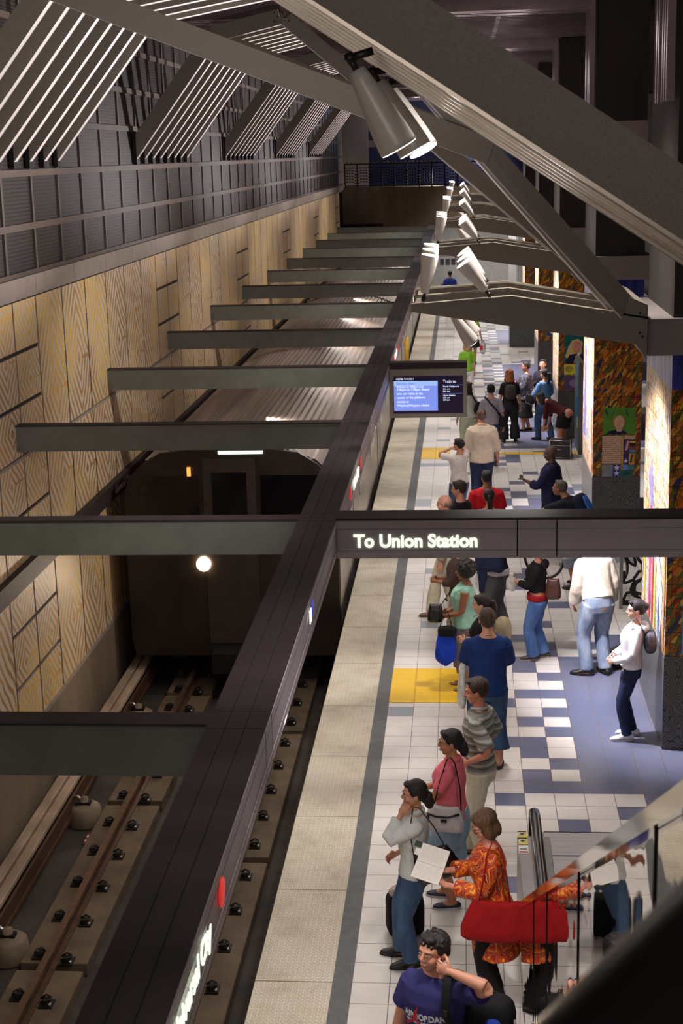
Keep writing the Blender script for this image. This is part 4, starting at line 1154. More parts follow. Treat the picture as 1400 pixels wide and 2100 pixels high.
def swirl_dark():
    m, nt, b = _new('grey_swirl_shawl'); t = NT(nt); v = t.coord()
    n = t.noise(v, 5, 2); q = t.math('FRACT', t.math('MULTIPLY', n, 9))
    t.l(t.ramp(q, [(0, srgb(40, 38, 46)), (.55, srgb(110, 108, 120)), (.75, srgb(60, 58, 70))], 'CONSTANT'), b.inputs['Base Color']); b.inputs['Roughness'].default_value = .7; return m
JN = denim('blue', (38, 62, 96), (76, 104, 140)); JD = denim('dark', (20, 28, 52), (38, 48, 84)); JL = denim('faded', (66, 88, 124), (150, 160, 176)); JB = denim('bright', (44, 76, 130), (90, 124, 176))

def supel(q, c, r, e, m, n=20, T=None):
    """rounded box"""
    f = lambda a: math.copysign(abs(a)**e, a)
    vs = []; h = n//2; c = V(c)
    for i in range(h+1):
        ph = -PI/2+PI*i/h
        for k in range(n):
            t = 2*PI*k/n
            p = V((r[0]*f(math.cos(ph))*f(math.cos(t)), r[1]*f(math.cos(ph))*f(math.sin(t)), r[2]*f(math.sin(ph))))
            if T: p = T @ p
            vs.append(c+p)
    fs = [(i*n+k, i*n+(k+1) % n, (i+1)*n+(k+1) % n, (i+1)*n+k) for i in range(h) for k in range(n)]
    return q.add(vs, fs, m, True)
def hand_mesh(w, d, nrm, curl, side, m, s, fine):
    """palm, four unequal fingers bent at the knuckles, and a thumb leaving the side of the palm"""
    d = V(d).normalized(); nrm = V(nrm); nrm = (nrm-d*nrm.dot(d)).normalized(); l = d.cross(nrm)*side
    q = MB(); w = V(w)
    T = Matrix((l, d, nrm)).transposed().to_4x4()
    q.ell(w+d*.045*s, (.039*s, .052*s, .016*s), m, 10, T)
    q.tube([w-d*.02*s, w+d*.03*s], [.024*s, .026*s], m, 8)
    for k, (off, L) in enumerate(((.028, .072), (.010, .082), (-.009, .076), (-.027, .060))):
        b = w+d*.078*s+l*off*s*1.08; a = curl*.5+.06*k; p = [b-d*.012*s, b]
        dd = d.copy()+l*off*2.2
        for j, f in enumerate((.44, .32, .24)):
            a2 = a+curl*j*.75; v = (dd.normalized()*math.cos(a2)-nrm*math.sin(a2)); p.append(p[-1]+v*L*f*s)
        r = .0088*s; q.tube(p, [r, r*1.05, r, r*.92, r*.72], m, 7); q.ell(p[-1], (r*.75,)*3, m, 6)
    b = w+d*.022*s+l*.030*s; p = [b-l*.01*s, b+l*.02*s+d*.018*s-nrm*.006*s, b+l*.030*s+d*.045*s-nrm*.018*s*(1+curl), b+l*.026*s+d*.068*s-nrm*.03*s*(1+curl)]
    q.tube(p, [.014*s, .0125*s, .0105*s, .008*s], m, 7); q.ell(p[-1], (.0085*s,)*3, m, 6)
    return fuse(q, .0042*s if fine else .0075*s, m, 2)

def person(label, x, y, rz, H=1.7, fem=False, girth=1.0, lean=0, skin=(186, 132, 104), hair=('short', (40, 28, 22)), head=(0, 0), roll=0,
           hands=(None, None), elbow=(None, None), feet=((-.10, 0, 5), (.10, 0, -5)), top=None, bottom=None, shoe=((30, 28, 28), 'shoe'), fine=False, curl=(.5, .5), extras=(), palm=(None, None), lift=0.0, belly=0.0, group=None):
    s = H/1.75; rnd = random.Random(hash(label) % 1000 if False else int(x*100+y*37))
    seed = x*3+y
    vb = .011 if fine else .016; vh = .0052 if fine else .009
    sk = skinm(skin)
    ln = Matrix.Translation((0, 0, .95*s)) @ Matrix.Rotation(-math.radians(lean), 4, 'X') @ Matrix.Translation((0, 0, -.95*s))
    LN = lambda v: ln @ (V(v)*s)
    sw = .168 if fem else .19; sw *= (1+(girth-1)*.5)
    # torso rings: z, half width, half depth, forward shift
    if fem: tr = [(.80, .135, .09, -.01), (.88, .172, .118, -.015), (.96, .165, .112, -.01), (1.04, .142, .098, 0), (1.12, .132, .095, .005), (1.22, .145, .112, .018), (1.29, .152, .125, .024), (1.36, .155, .105, .005), (1.42, .13, .08, -.01), (1.46, .075, .06, -.015), (1.50, .05, .052, -.01)]
    else: tr = [(.80, .135, .09, -.01), (.88, .165, .112, -.01), (.96, .162, .11, 0), (1.04, .155, .106, .005), (1.12, .155, .108, .008), (1.22, .168, .116, .01), (1.31, .180, .122, .01), (1.38, .182, .108, 0), (1.43, .15, .085, -.01), (1.47, .085, .065, -.015), (1.51, .056, .058, -.01)]
    def ring(g=0.0, zlo=0, zhi=9, flare=0.0):
        P, R1, R2 = [], [], []
        for z, a, b, c in tr:
            if z < zlo-1e-6 or z > zhi+1e-6: continue
            gg = girth if z < 1.4 else 1+(girth-1)*.4
            bb = belly*math.exp(-((z-1.08)/.12)**2)
            fl = flare*max(0, (1.0-z))
            P.append(LN((0, c+bb*.5, z))); R1.append((a*gg+g+fl)*s); R2.append((b*gg+bb*.5+g+fl)*s)
        return P, R1, R2
    # arms
    A = []
    for i, sg in enumerate((-1, 1)):
        S0 = LN((sg*(sw-.022), -.012, 1.392))
        tgt = hands[i] if hands[i] is not None else (sg*(sw+.09), .05, .80)
        tgt = V(tgt)*s
        hint = V(elbow[i]) if elbow[i] is not None else V((sg*.6, -1, -.2))
        E1, W1 = ik(S0, tgt, .295*s, .262*s, hint); A.append((S0, E1, W1))
    # legs
    G = []
    for i, sg in enumerate((-1, 1)):
        fx, fy, fa = feet[i][:3]; fz = feet[i][3] if len(feet[i]) > 3 else 0.0
        hp = V((sg*.088*girth**.5, -.01, .90))*s; an = V((fx, fy-.02, .085+fz))*s
        kn, an2 = ik(hp, an, .425*s, .415*s, (math.sin(math.radians(-fa))*.4, 1, .1)); G.append((hp, kn, V(an2), fa, fz))
    armR = (.060, .052, .043, .043, .037, .027) if not fem else (.054, .048, .040, .039, .033, .024)
    armR = [r*(1+(girth-1)*.9)*s for r in armR]
    def armpts(S0, E1, W1): return [S0, S0.lerp(E1, .45), E1.lerp(S0, .1), E1.lerp(W1, .15), E1.lerp(W1, .5), W1]
    legR = [r*(1+(girth-1)*.9)*s for r in (.098, .090, .062, .058, .058, .040)]
    def legpts(h, k, a): return [h, h.lerp(k, .4), k.lerp(h, .06), k.lerp(a, .12), k.lerp(a, .38), a]
    # body
    q = MB()
    P, R1, R2 = ring(); q.tube(P, R1, sk, 18, ry=R2, side=(1, 0, 0))
    for S0, E1, W1 in A: q.tube(armpts(S0, E1, W1), armR, sk, 10); q.ell(S0, (.050*s, .050*s, .050*s), sk, 10)
    for h, k, a, fa, fz in G: 
        q.tube(legpts(h, k, a), legR, sk, 10)
        rm = Matrix.Rotation(math.radians(fa), 3, 'Z'); f0 = a-V((0, 0, .05*s))
        q.tube([f0+rm @ (V(v)*s) for v in ((0, -.05, 0), (0, 0, .012), (0, .06, .004), (0, .12, -.014), (0, .17, -.022))], [.03*s, .036*s, .038*s, .043*s, .034*s], sk, 10, ry=[.03*s, .045*s, .032*s, .02*s, .012*s], side=rm @ V((1, 0, 0)))
    hc = LN((0, .012, 1.632)); hm = Matrix.Translation(hc) @ Matrix.Rotation(math.radians(head[0]), 4, 'Z') @ Matrix.Rotation(-math.radians(head[1]), 4, 'X') @ Matrix.Rotation(math.radians(roll), 4, 'Y') @ Matrix.Scale(s*1.07, 4)
    nb = LN((0, -.015, 1.46)); q.tube([nb, nb.lerp(hc, .5), hm @ V((0, -.02, -.03))], [(.062 if not fem else .052)*s, (.056 if not fem else .046)*s, .05*s], sk, 12)
    body = fuse(q, vb, sk, 4)
    # head
    q = MB(); X = lambda *a: hm @ V(a); R3 = hm.to_3x3()
    def he(c, r, n=12): q.ell(X(*c), r, sk, n, R3.to_4x4())
    he((0, -.008, .03), (.074, .093, .085), 20); he((0, .018, -.03), (.060, .072, .078), 18); he((0, .048, -.085), (.030, .030, .024)); he((0, .060, .028), (.056, .026, .03)); 
    he((-.036, .056, -.028), (.024, .026, .028)); he((.036, .056, -.028), (.024, .026, .028)); he((0, .074, .030), (.05, .016, .009)); he((0, .074, -.050), (.026, .017, .020))
    q.tube([X(0, .080, .026), X(0, .094, .002), X(0, .106, -.020)], [.009*s, .0095*s, .013*s], sk, 8); he((0, .096, -.024), (.017, .012, .009))
    for sg in (-1, 1): he((sg*.076, -.008, -.004), (.008, .019, .030)); he((sg*.03, .073, .006), (.017, .014, .010))
    he((0, .088, -.052), (.022, .009, .0055)); he((0, .087, -.062), (.019, .009, .006))
    headm = fuse(q, vh*s, sk, 2 if fine else 1)
    parts = [body, headm]
    for i, sg in enumerate((-1, 1)):
        S0, E1, W1 = A[i]; d = (W1-E1).normalized(); nv = V(palm[i]) if palm[i] is not None else V((sg*1.0, .3, .2))
        parts.append(hand_mesh(W1, d, nv, curl[i], -sg if True else sg, sk, s*1.0, fine))
    bo = mesh_obj('person', join_meshes('person', parts)); bo.location = (x, y, lift); bo.rotation_euler = (0, 0, math.radians(rz))
    for p_ in parts: bpy.data.meshes.remove(p_)
    tag(bo, label, 'person', group)
    # face details
    if fine or True:
        wt = m_('eye_white', (206, 196, 188), .3, var=0); ir = m_('iris', (34, 22, 16), .2, var=0); lp = skinm(tuple(int(c*f) for c, f in zip(skin, (.86, .66, .64))))
        hm3 = hairm(hair[1]) if hair[0] not in ('bald', 'rim') else hairm((50, 36, 30))
        for sg in (-1, 1):
            MB().ell(X(sg*.030, .0795, .006), (.0125*s, .0085*s, .0065*s), wt, 10, R3.normalized().to_4x4()).ell(X(sg*.030, .0855, .006), (.0055*s, .0035*s, .0055*s), ir, 8, R3.normalized().to_4x4()).build('eye', bo)
            MB().tube([X(sg*.014, .0915, .0235), X(sg*.030, .0915, .0275), X(sg*.047, .080, .024)], [.003*s, .004*s, .002*s], hm3, 6).build('eyebrow', bo)
        MB().ell(X(0, .0925, -.0515), (.021*s, .0065*s, .0035*s), lp, 10, R3.normalized().to_4x4()).ell(X(0, .0915, -.0595), (.018*s, .0065*s, .0045*s), lp, 10, R3.normalized().to_4x4()).build('lips', bo)
    # hair
    st, hcol = hair[0], hair[1]
    hmt = hairm(hcol); q = MB()
    def hh(c, r, n=16): q.ell(X(*c), r if not isinstance(r, float) else (r,)*3, hmt, n, R3.to_4x4())
    if st not in ('bald', 'rim', 'cap'):
        hh((0, -.020, .048), (.0825, .094, .080), 20); hh((0, -.052, .008), (.074, .056, .070)); hh((0, .048, .094), (.052, .034, .022))
        for sg in (-1, 1): hh((sg*.066, -.016, .030), (.016, .055, .036))
    if st == 'spiky':
        rr = random.Random(4)
        for k in range(70):
            a = rr.uniform(0, 2*PI); e = rr.uniform(.1, 1.45); dv = V((math.cos(a)*math.cos(e)*.085, math.sin(a)*math.cos(e)*.09-.012, math.sin(e)*.088+.035)); q.tube([X(*(dv*.85)), X(*(dv*1.12+V((0, .006, .012))))], [.011*s, .002*s], hmt, 5)
    if st == 'rim': hh((0, -.055, -.01), (.078, .052, .045)); [hh((sg*.070, -.02, .0), (.012, .045, .028)) for sg in (-1, 1)]
    if st == 'bob':
        for sg in (-1, 1): hh((sg*.062, -.006, -.022), (.026, .062, .085))
        hh((0, -.058, -.040), (.080, .050, .085)); hh((0, .03, .09), (.07, .05, .03)); hh((0, -.02, .05), (.090, .10, .084))
    if st in ('bun', 'lowbun'):
        hh((0, -.108, .035 if st == 'bun' else -.03), (.048, .042, .045)); hh((0, -.07, .01), (.06, .05, .06))
        if st == 'lowbun': hh((.01, -.115, -.085), (.052, .042, .06)); hh((.0, -.10, -.05), (.05, .05, .05))
    if st in ('pony', 'ponyside'):
        k = 1 if st == 'pony' else 1; q.tube([X(0, -.09, .04), X(0, -.135, .03), X(.01, -.145, -.06), X(.015, -.125, -.17), X(.01, -.11, -.26)], [.022*s, .034*s, .042*s, .036*s, .010*s], hmt, 10)
    if st == 'afro':
        rr = random.Random(8); hh((0, -.032, .028), (.135, .124, .125), 20)
        for k in range(60):
            a = rr.uniform(0, 2*PI); e = rr.uniform(-.7, 1.5); dv = V((math.cos(a)*math.cos(e)*.13, -.032+math.sin(a)*math.cos(e)*.12, .032+math.sin(e)*.122))
            if dv.y > .045 and dv.z < .09: continue
            hh(tuple(dv), (.024, .024, .022), 8)
    if st in ('long', 'curly'):
        hh((0, -.06, -.06), (.092, .06, .13)); [hh((sg*.07, -.02, -.05), (.03, .055, .10)) for sg in (-1, 1)]
        if st == 'curly':
            rr = random.Random(9)
            for k in range(40): a = rr.uniform(PI, 2*PI); hh((math.cos(a)*.095, math.sin(a)*.09-.01, rr.uniform(-.17, .09)), (.028, .028, .026), 8)
    if st == 'cap':
        hmt = cloth('cap', (26, 26, 28)); hh((0, -.012, .045), (.086, .102, .082), 20); hh((0, .085, .045), (.06, .07, .010)); hh((0, -.055, -.005), (.07, .045, .05))
    if st != 'bald': mesh_obj('hair' if st != 'cap' else 'cap', fuse(q, (.0065 if fine else .010)*s, hmt, 2, .0025 if fine else .002, (30, 30, 12), seed), bo)
    # top garment
    if top:
        tm = top['m']; q = MB(); e = top.get('ease', .016); hem = top.get('hem', .93); hi = top.get('neck', 1.475 if not fem else 1.465)
        P, R1, R2 = ring(e, max(hem, .80), hi, top.get('flare', 0))
        hp = LN((0, -.005, hem)); 
        if hem < .96:
            g2 = girth; hw = (.172 if fem else .165)*g2+e+top.get('flare', 0)*(1-hem); hd = (.12*g2)+e+top.get('flare', 0)*(1-hem)
            if hem < .80: P = [hp]+P; R1 = [hw*s]+R1; R2 = [hd*s]+R2
            else: P[0] = hp if abs(P[0].z-hp.z) < .2 else P[0]; R1[0] = hw*s; R2[0] = hd*s
        q.tube(P, R1, tm, 20, ry=R2, side=(1, 0, 0))
        sl = top.get('sleeve', .3)
        if fem and not top.get('flat'): 
            for sg in (-1, 1): q.ell(LN((sg*.062*girth, .092*girth, 1.255)), (.062*s*girth, .052*s, .060*s), tm, 12)
        for S0, E1, W1 in A:
            q.ell(S0, ((.050+e*.5)*s,)*3, tm, 12)
            if sl <= 0: continue
            pts = armpts(S0, E1, W1); L = [0, .25, .45, .58, .76, 1.0]; pp, rr = [], []
            for j, (p_, l_) in enumerate(zip(pts, L)):
                if l_ <= sl: pp.append(p_); rr.append(armR[j]*(.88 if j == 0 else 1)+(e*.75+.003)*s+(top.get('loose', 0)*l_)*s)
                else:
                    f = (sl-L[j-1])/(l_-L[j-1]); pp.append(pts[j-1].lerp(p_, f)); rr.append(armR[j-1]+(e*.8+.004)*s+(top.get('loose', 0)*sl)*s); break
            if len(pp) > 1: q.tube(pp, rr, tm, 12)
        tme = fuse(q, .0095 if fine else .014, tm, 3, top.get('wr', .006)*1.0, (8, 8, 4), seed)
        to = mesh_obj(top.get('name', 'shirt'), tme, bo)
        if top.get('collar'):
            q = MB(); c0 = LN((0, -.012, 1.475)); pts = [c0+V((math.cos(a)*.070*s, math.sin(a)*.068*s+.004, .012*s*math.sin(-a)+.004)) for a in [PI/2+.35+k*(2*PI-.7)/14 for k in range(15)]]
            q.tube(pts, .010*s, top['collar'], 8, ry=.024*s, side=(0, 0, 1) if False else None); q.build('collar', bo)
        if top.get('hood'):
            q = MB(); q.ell(LN((0, -.10, 1.43)), (.11*s, .07*s, .075*s), tm, 14); mesh_obj('hood', fuse(q, .010, tm, 2, .004), bo)
        if top.get('hemband'):
            q = MB(); z = hem+.0; q.tube([LN((0, -.005, z-.06)), LN((0, -.005, z+.03))], [(.175*girth+.018)*s]*2, top['hemband'], 20, ry=[(.122*girth+.02)*s]*2, side=(1, 0, 0)); mesh_obj('hem_band', fuse(q, .012, top['hemband'], 2, .004), bo)
        if top.get('open'):
            q = MB(); q.tube([LN((0, .115*girth+.01, 1.02)), LN((0, .135*girth+.012, 1.25)), LN((0, .07, 1.44))], [.035*s, .05*s, .05*s], top['open'], 10, ry=[.012*s]*3, side=(1, 0, 0)); mesh_obj('undershirt', fuse(q, .008, top['open'], 1), bo)
    # lower garment
    if bottom:
        bm_ = bottom['m']; q = MB(); kind = bottom.get('kind', 'trousers'); e = bottom.get('ease', .014)
        if kind == 'trousers':
            P, R1, R2 = ring(e, .80, .97); P = [V((p_.x, p_.y, p_.z)) for p_ in P]
            tz = .99 if (top and top.get('hem', .93) > .9) else .93; P2_ = [V((0, -.012, .80))*s, V((0, -.015, .88))*s, V((0, -.008, tz))*s]; e = min(e, top.get('ease', .016)*.6) if tz < .95 else e; q.tube(P2_, [.14*girth*s+e*s, (.165*girth+e)*s, (.155*girth+e)*s], bm_, 18, ry=[.10*girth*s+e*s, (.114*girth+e)*s, (.104*girth+e)*s], side=(1, 0, 0))
            hz = bottom.get('hem', .06)
            for h, k, a, fa, fz in G:
                pts = legpts(h, k, a); fl = bottom.get('flare', .010); rr = [legR[0]+e*s, legR[1]+e*s, legR[2]+(e+.006)*s, legR[3]+(e+.006)*s, legR[4]+(e+.004+fl*.5)*s, legR[5]+(e+.012+fl)*s]
                if hz > .1: # cropped
                    f = (hz-.085)/.4; pts[-1] = a.lerp(k, f); rr[-1] = rr[-2]+fl*s
                else: pts[-1] = a-V((0, 0, (.085-hz)*s*.55)); rr[-1] = rr[-1]
                q.tube(pts, rr, bm_, 14)
            mesh_obj('trousers', fuse(q, .010 if fine else .015, bm_, 3, bottom.get('wr', .007), (8, 8, 5), seed+5), bo)
        else:
            hz = bottom.get('hem', .45); fl = bottom.get('flare', .07)
            pts = [V((0, -.01, z))*s for z in (hz, hz+.2, .80, .90, 1.0)]; w0 = (.175*girth+e)
            cx = (G[0][1].x+G[1][1].x)/2; cy = (G[0][1].y+G[1][1].y)/2; pts[0] = V((cx*.8, cy*.8-.01, hz*s)); pts[1] = V((cx*.6, cy*.6-.01, (hz+.2)*s))
            q.tube(pts, [(w0+fl)*s, (w0+fl*.55)*s, (w0+.012)*s, w0*s, (.152*girth+e)*s], bm_, 24, ry=[(w0*.85+fl)*s, (w0*.78+fl*.5)*s, w0*.76*s, w0*.72*s, (.105*girth+e)*s], side=(1, 0, 0))
            mesh_obj('skirt', fuse(q, .010 if fine else .014, bm_, 2, .005, (14, 14, 1), seed), bo)
    # shoes
    if shoe:
        sc_, stp = shoe[0], shoe[1]; sm = mat_cache('shoe', sc_); so = mat_cache('sole', shoe[2] if len(shoe) > 2 else (24, 22, 22))
        for h, k, a, fa, fz in G:
            rm = Matrix.Rotation(math.radians(fa), 3, 'Z'); f0 = V((a.x, a.y, fz*s)); tf = lambda v: f0+rm @ (V(v)*s)
            q = MB(); sd = rm @ V((1, 0, 0))
            if stp == 'shoe' or stp == 'boot':
                q.tube([tf(v) for v in ((0, -.085, .035), (0, -.06, .05), (0, 0, .062), (0, .06, .05), (0, .12, .036), (0, .175, .030), (0, .200, .026))], [r*s for r in (.018, .036, .040, .043, .047, .036, .014)], sm, 14, ry=[r*s for r in (.022, .04, .048, .036, .026, .021, .012)], side=sd)
                q.tube([tf((0, -.02, .05)), a+V((0, -.0, .03 if stp == 'shoe' else .25))*s], [.042*s, .046*s if stp == 'shoe' else .058*s], sm, 12)
                me = fuse(q, .007 if fine else .011, sm, 2); so_ = mesh_obj('shoe', me, bo)
                q = MB(); q.prism([(0, 0)]*0 or [(math.cos(t)*.046*s*(1 if math.sin(t) > 0 else .85), (.058+math.sin(t)*.150)*s) for t in [k2*2*PI/20 for k2 in range(20)]], 'z', 0.002, .022*s, so, T=Matrix.Translation(f0) @ rm.to_4x4()); q.build('sole', so_)
            elif stp == 'flat':
                q.tube([tf(v) for v in ((0, -.08, .03), (0, -.05, .036), (0, .02, .030), (0, .09, .032), (0, .15, .028), (0, .185, .022))], [r*s for r in (.02, .036, .041, .047, .042, .014)], sm, 14, ry=[r*s for r in (.018, .032, .024, .026, .020, .01)], side=sd)
                so_ = mesh_obj('shoe', fuse(q, .007, sm, 2), bo)
                q = MB(); q.prism([(math.cos(t)*.046*s, (.052+math.sin(t)*.142)*s) for t in [k2*2*PI/20 for k2 in range(20)]], 'z', 0.002, .016*s, so, T=Matrix.Translation(f0) @ rm.to_4x4()); q.build('sole', so_)
            else:
                q.prism([(math.cos(t)*.048*s, (.052+math.sin(t)*.145)*s) for t in [k2*2*PI/20 for k2 in range(20)]], 'z', .002, .024*s, so, T=Matrix.Translation(f0) @ rm.to_4x4())
                q.tube([tf((-.046, .07, .02)), tf((-.02, .09, .052)), tf((0, .12, .050)), tf((.02, .09, .052)), tf((.046, .07, .02))], .008*s, sm, 6); q.build('sandal', bo)
    info = dict(o=bo, s=s, A=A, G=G, LN=LN, X=X, hm=hm, R3=R3, shirt=(tme if top else None), rz=math.radians(rz), loc=V((x, y, lift)))
    return info
def mat_cache(k, rgb):
    n = '%s_%d_%d_%d' % ((k,)+tuple(rgb))
    if n not in M: M[n] = mat(n, rgb, .45, var=.1, scale=20)
    return M[n]
def carried(info, name, label, cat, c):
    """empty for a thing carried by a person; returns (empty, shift) with geometry still written in the person's own frame"""
    W = Matrix.Translation(info['loc']) @ Matrix.Rotation(info['rz'], 4, 'Z'); c = V(c)
    e = empty(name, W @ c, info['rz'], label, cat); return e, c
def put(q, name, e, c, fz=None, m=None, wr=0.0):
    if fz:
        me = fuse(q, fz, m, 2, wr); 
        for v in me.vertices: v.co -= c
        return mesh_obj(name, me, e)
    q.v = [(a-c.x, b-c.y, d-c.z) for a, b, d in q.v]; return q.build(name, e)
def slab(q, c, r, m, T, top=.72, point=0.0):
    """flat soft bag: outline in the y/z plane, narrower at the top, lens-shaped in thickness"""
    out = []
    for a, b in ((-top, 1), (-top*.5, .93), (top*.5, .93), (top, 1), (.86, .4), (1, -.3), (.97, -.8), (.75, -1), (.1, -1.04-point), (-.75, -1), (-.97, -.8), (-1, -.3), (-.86, .4)): out.append((a, b))
    n = len(out); lay = [(-1, .55), (-.75, .86), (-.2, 1), (.2, 1), (.75, .86), (1, .55)]; vs = []
    for x, k in lay:
        for a, b in out: vs.append(V(c)+T.to_3x3() @ V((x*r[0]*(1-.45*max(0, b)), a*k*r[1], (b*k if b < 0 else b*(k*.3+.7))*r[2])))
    fs = [list(range(n-1, -1, -1)), list(range((len(lay)-1)*n, len(lay)*n))]
    for i in range(len(lay)-1):
        for k in range(n): fs.append((i*n+k, i*n+(k+1) % n, (i+1)*n+(k+1) % n, (i+1)*n+k))
    return q.add(vs, fs, m, True)
def bag(info, label, c, r, m, strap=None, sw=.012, st=.004, e=.55, rot=(0, 0, 0), name='handbag', cat='bag', extra=None, strapm=None, wr=.006, sh=None):
    em, cc = carried(info, name, label, cat, c)
    T = Euler([math.radians(a) for a in rot]).to_matrix().to_4x4()
    q = slab(MB(), c, r, m, T, point=(sh or 0)) if name in ('handbag', 'shoulder_bag') else supel(MB(), c, r, e, m, 24, T); put(q, 'body', em, cc, .008, m, wr)
    if strap: q = MB().tube(strap, sw, strapm or m, 8, ry=st, side=(1, 0, 0) if False else None); put(q, 'strap', em, cc)
    if extra: extra(em, cc, T)
    return em
def worn(info, label, name, cat, fn, c=(0, 0, 1)):
    em, cc = carried(info, name, label, cat, c); fn(em, cc); return em
BLK = (24, 22, 24)
# ---- 1 the man in front, purple-blue T-shirt
tee = cloth('purple_tee', (46, 44, 96))
p = person('person in a purple-blue printed T-shirt, closest to the camera, gripping a backpack strap', .72, -5.05, 152, 1.75, skin=(186, 128, 100), hair=('spiky', (26, 20, 18)), head=(-14, -4), roll=0,
    hands=((-.17, .09, 1.58), (.30, .06, .82)), elbow=((-1, -.05, -.1), (.5, -1, 0)), top=dict(m=tee, sleeve=.34, loose=.03, ease=.022, hem=.84, wr=.007), bottom=dict(m=JD), fine=True, curl=(1.1, .5), palm=((-.2, 1, .2), None), girth=1.08, belly=.02)
bv = BVHTree.FromPolygons([v.co for v in p['shirt'].vertices], [f.vertices for f in p['shirt'].polygons])
def chest(me, name, z0, x0, ang=0.0, lift=.003):
    ca, sa = math.cos(ang), math.sin(ang)
    for v in me.vertices:
        u = v.co.x*ca-v.co.y*sa; w2 = v.co.x*sa+v.co.y*ca; X_ = -(x0+u); Z_ = z0+w2
        h = bv.ray_cast(V((X_, 1, Z_)), V((0, -1, 0)))
        v.co = V((X_, (h[0].y if h[0] else .13)+lift+v.co.z, Z_))
    o = mesh_obj(name, me, p['o']); return o
wt_ = m_('print_white', (206, 206, 214), .7, var=.12, scale=60); rd_ = m_('print_red', (176, 30, 44), .7, var=.1)
def sub(me):
    bm = bmesh.new(); bm.from_mesh(me); bmesh.ops.triangulate(bm, faces=bm.faces)
    bmesh.ops.subdivide_edges(bm, edges=[e for e in bm.edges if e.calc_length() > .02], cuts=2); bm.to_mesh(me); bm.free(); return me
chest(sub(text_mesh('AIR', .058, wt_, .0005, .0022)), 'shirt_lettering', 1.222, -.150, .06); chest(sub(text_mesh('JORDAN', .058, wt_, .0005, .0022, sx=.85)), 'shirt_lettering', 1.228, -.043, .06)
chest(sub(text_mesh('NINETEEN EIGHTY FIVE', .028, wt_, .0005, .0005, sx=.85)), 'shirt_lettering', 1.192, -.135, .06)
q = MB()
def poly2(pts): q.add([V((a, b, 0)) for a, b in pts], [tuple(range(len(pts)))], rd_)
poly2([(0, .012), (.03, -.01), (.075, -.045), (.085, -.035), (.03, .01), (.012, .03)]); poly2([(0, .012), (-.02, -.005), (-.07, -.04), (-.082, -.03), (-.03, .008), (-.006, .034)]); poly2([(-.012, .02), (.014, .02), (.016, .06), (-.008, .066)]); poly2([(-.002, .055), (.006, .055), (.026, .11), (.018, .115)]); poly2([(-.01, .03), (-.045, .02), (-.045, .028), (-.008, .045)])
q.add([V((.004+.012*math.cos(t), .076+.013*math.sin(t), 0)) for t in [k*PI/5 for k in range(10)]], [tuple(range(10))], rd_)
me = q.mesh('logo'); sub(me); chest(me, 'shirt_emblem', 1.205, -.055, .0, .006)
s = p['s']; W1 = p['A'][0][2]
bp = cloth('black_pack', (20, 20, 22)); blu_ = cloth('pack_blue', (30, 60, 150))
em, cc = carried(p, 'backpack', 'black and blue backpack hung from the shoulder of the man in the purple-blue T-shirt', 'backpack', (-.30, -.16, 1.05))
put(supel(MB(), (-.27, -.20, 1.06), (.17, .12, .25), .5, bp, 24), 'body', em, cc, .011, bp, .008)
put(supel(MB(), (-.36, -.10, 1.02), (.06, .10, .20), .6, blu_, 20), 'side_pocket', em, cc)
put(MB().tube([(-.16, -.13, 1.28), (-.14, -.07, 1.50), (-.145, .02, 1.555), (-.15, .10, 1.56), (-.165, .15, 1.50), (-.17, .175, 1.36), (-.20, .15, 1.2), (-.24, .02, 1.0)], .030, bp, 10, ry=.008, side=(1, 0, 0)), 'shoulder_strap', em, cc)
put(MB().box(-.188, -.158, .178, .19, 1.33, 1.37, M['lamp_dark']), 'buckle', em, cc)
em, cc = carried(p, 'water_bottle', 'black steel topped drinking bottle in the side of the near man\'s backpack', 'bottle', (-.40, -.02, .93))
T = Matrix.Translation((-.415, .0, .90)) @ Matrix.Rotation(.12, 4, 'Y')
put(MB().lathe([(.001, 0), (.036, 0), (.038, .01), (.038, .19), (.030, .20)], m_('bottle_black', (22, 22, 24), .2), 18, T), 'body', em, cc); put(MB().lathe([(.032, .195), (.034, .2), (.034, .235), (.028, .24), (.001, .24)], M['steel'], 18, T), 'cap', em, cc)
# ---- 2 woman reading, swirled orange tunic
fl = floral()
p = person('person in a red, orange and yellow swirled tunic and glasses, reading a booklet', 1.12, -3.02, 96, 1.63, True, 1.12, 4, skin=(196, 134, 108), hair=('bob', (92, 66, 42)), head=(8, 26), hands=((-.06, .34, 1.13), (.16, .34, 1.16)), elbow=((-.7, -.6, -1), (.7, -.6, -1)),
    top=dict(m=fl, sleeve=.93, hem=.53, flare=.12, ease=.022, loose=.018, name='tunic', wr=.008), bottom=dict(m=cloth('black', BLK), flare=.02), fine=True, palm=((0, 0, -1), (0, 0, -1)), curl=(.8, .8))
X = p['X']
def specs(e, c):
    q = MB(); fr = m_('spectacle_frame', (40, 26, 24), .3)
    for sg in (-1, 1):
        q.tube([X(sg*.032+.021*math.cos(a), .101, .006+.015*math.sin(a)) for a in [k*PI/6 for k in range(13)]], .0016, fr, 5); q.tube([X(sg*.053, .098, .008), X(sg*.079, .06, .008), X(sg*.082, -.01, .006)], .0022, fr, 5)
    q.tube([X(-.011, .104, .01), X(.011, .104, .01)], .0016, fr, 5); put(q, 'frame', e, c)
worn(p, 'thin dark spectacles on the woman reading', 'spectacles', 'glasses', specs, tuple(X(0, .1, 0)))
em, cc = carried(p, 'booklet', 'open pale booklet held up by the woman in the swirled orange tunic', 'booklet', (.03, .44, 1.13))
T = Matrix.Translation((.05, .47, 1.18)) @ Euler((.25, -.52, -.45)).to_matrix().to_4x4()
pg = m_('booklet_page', (226, 218, 210), .6, var=.04, scale=20); pi_ = m_('faint_print', (188, 180, 172), .7, var=0)
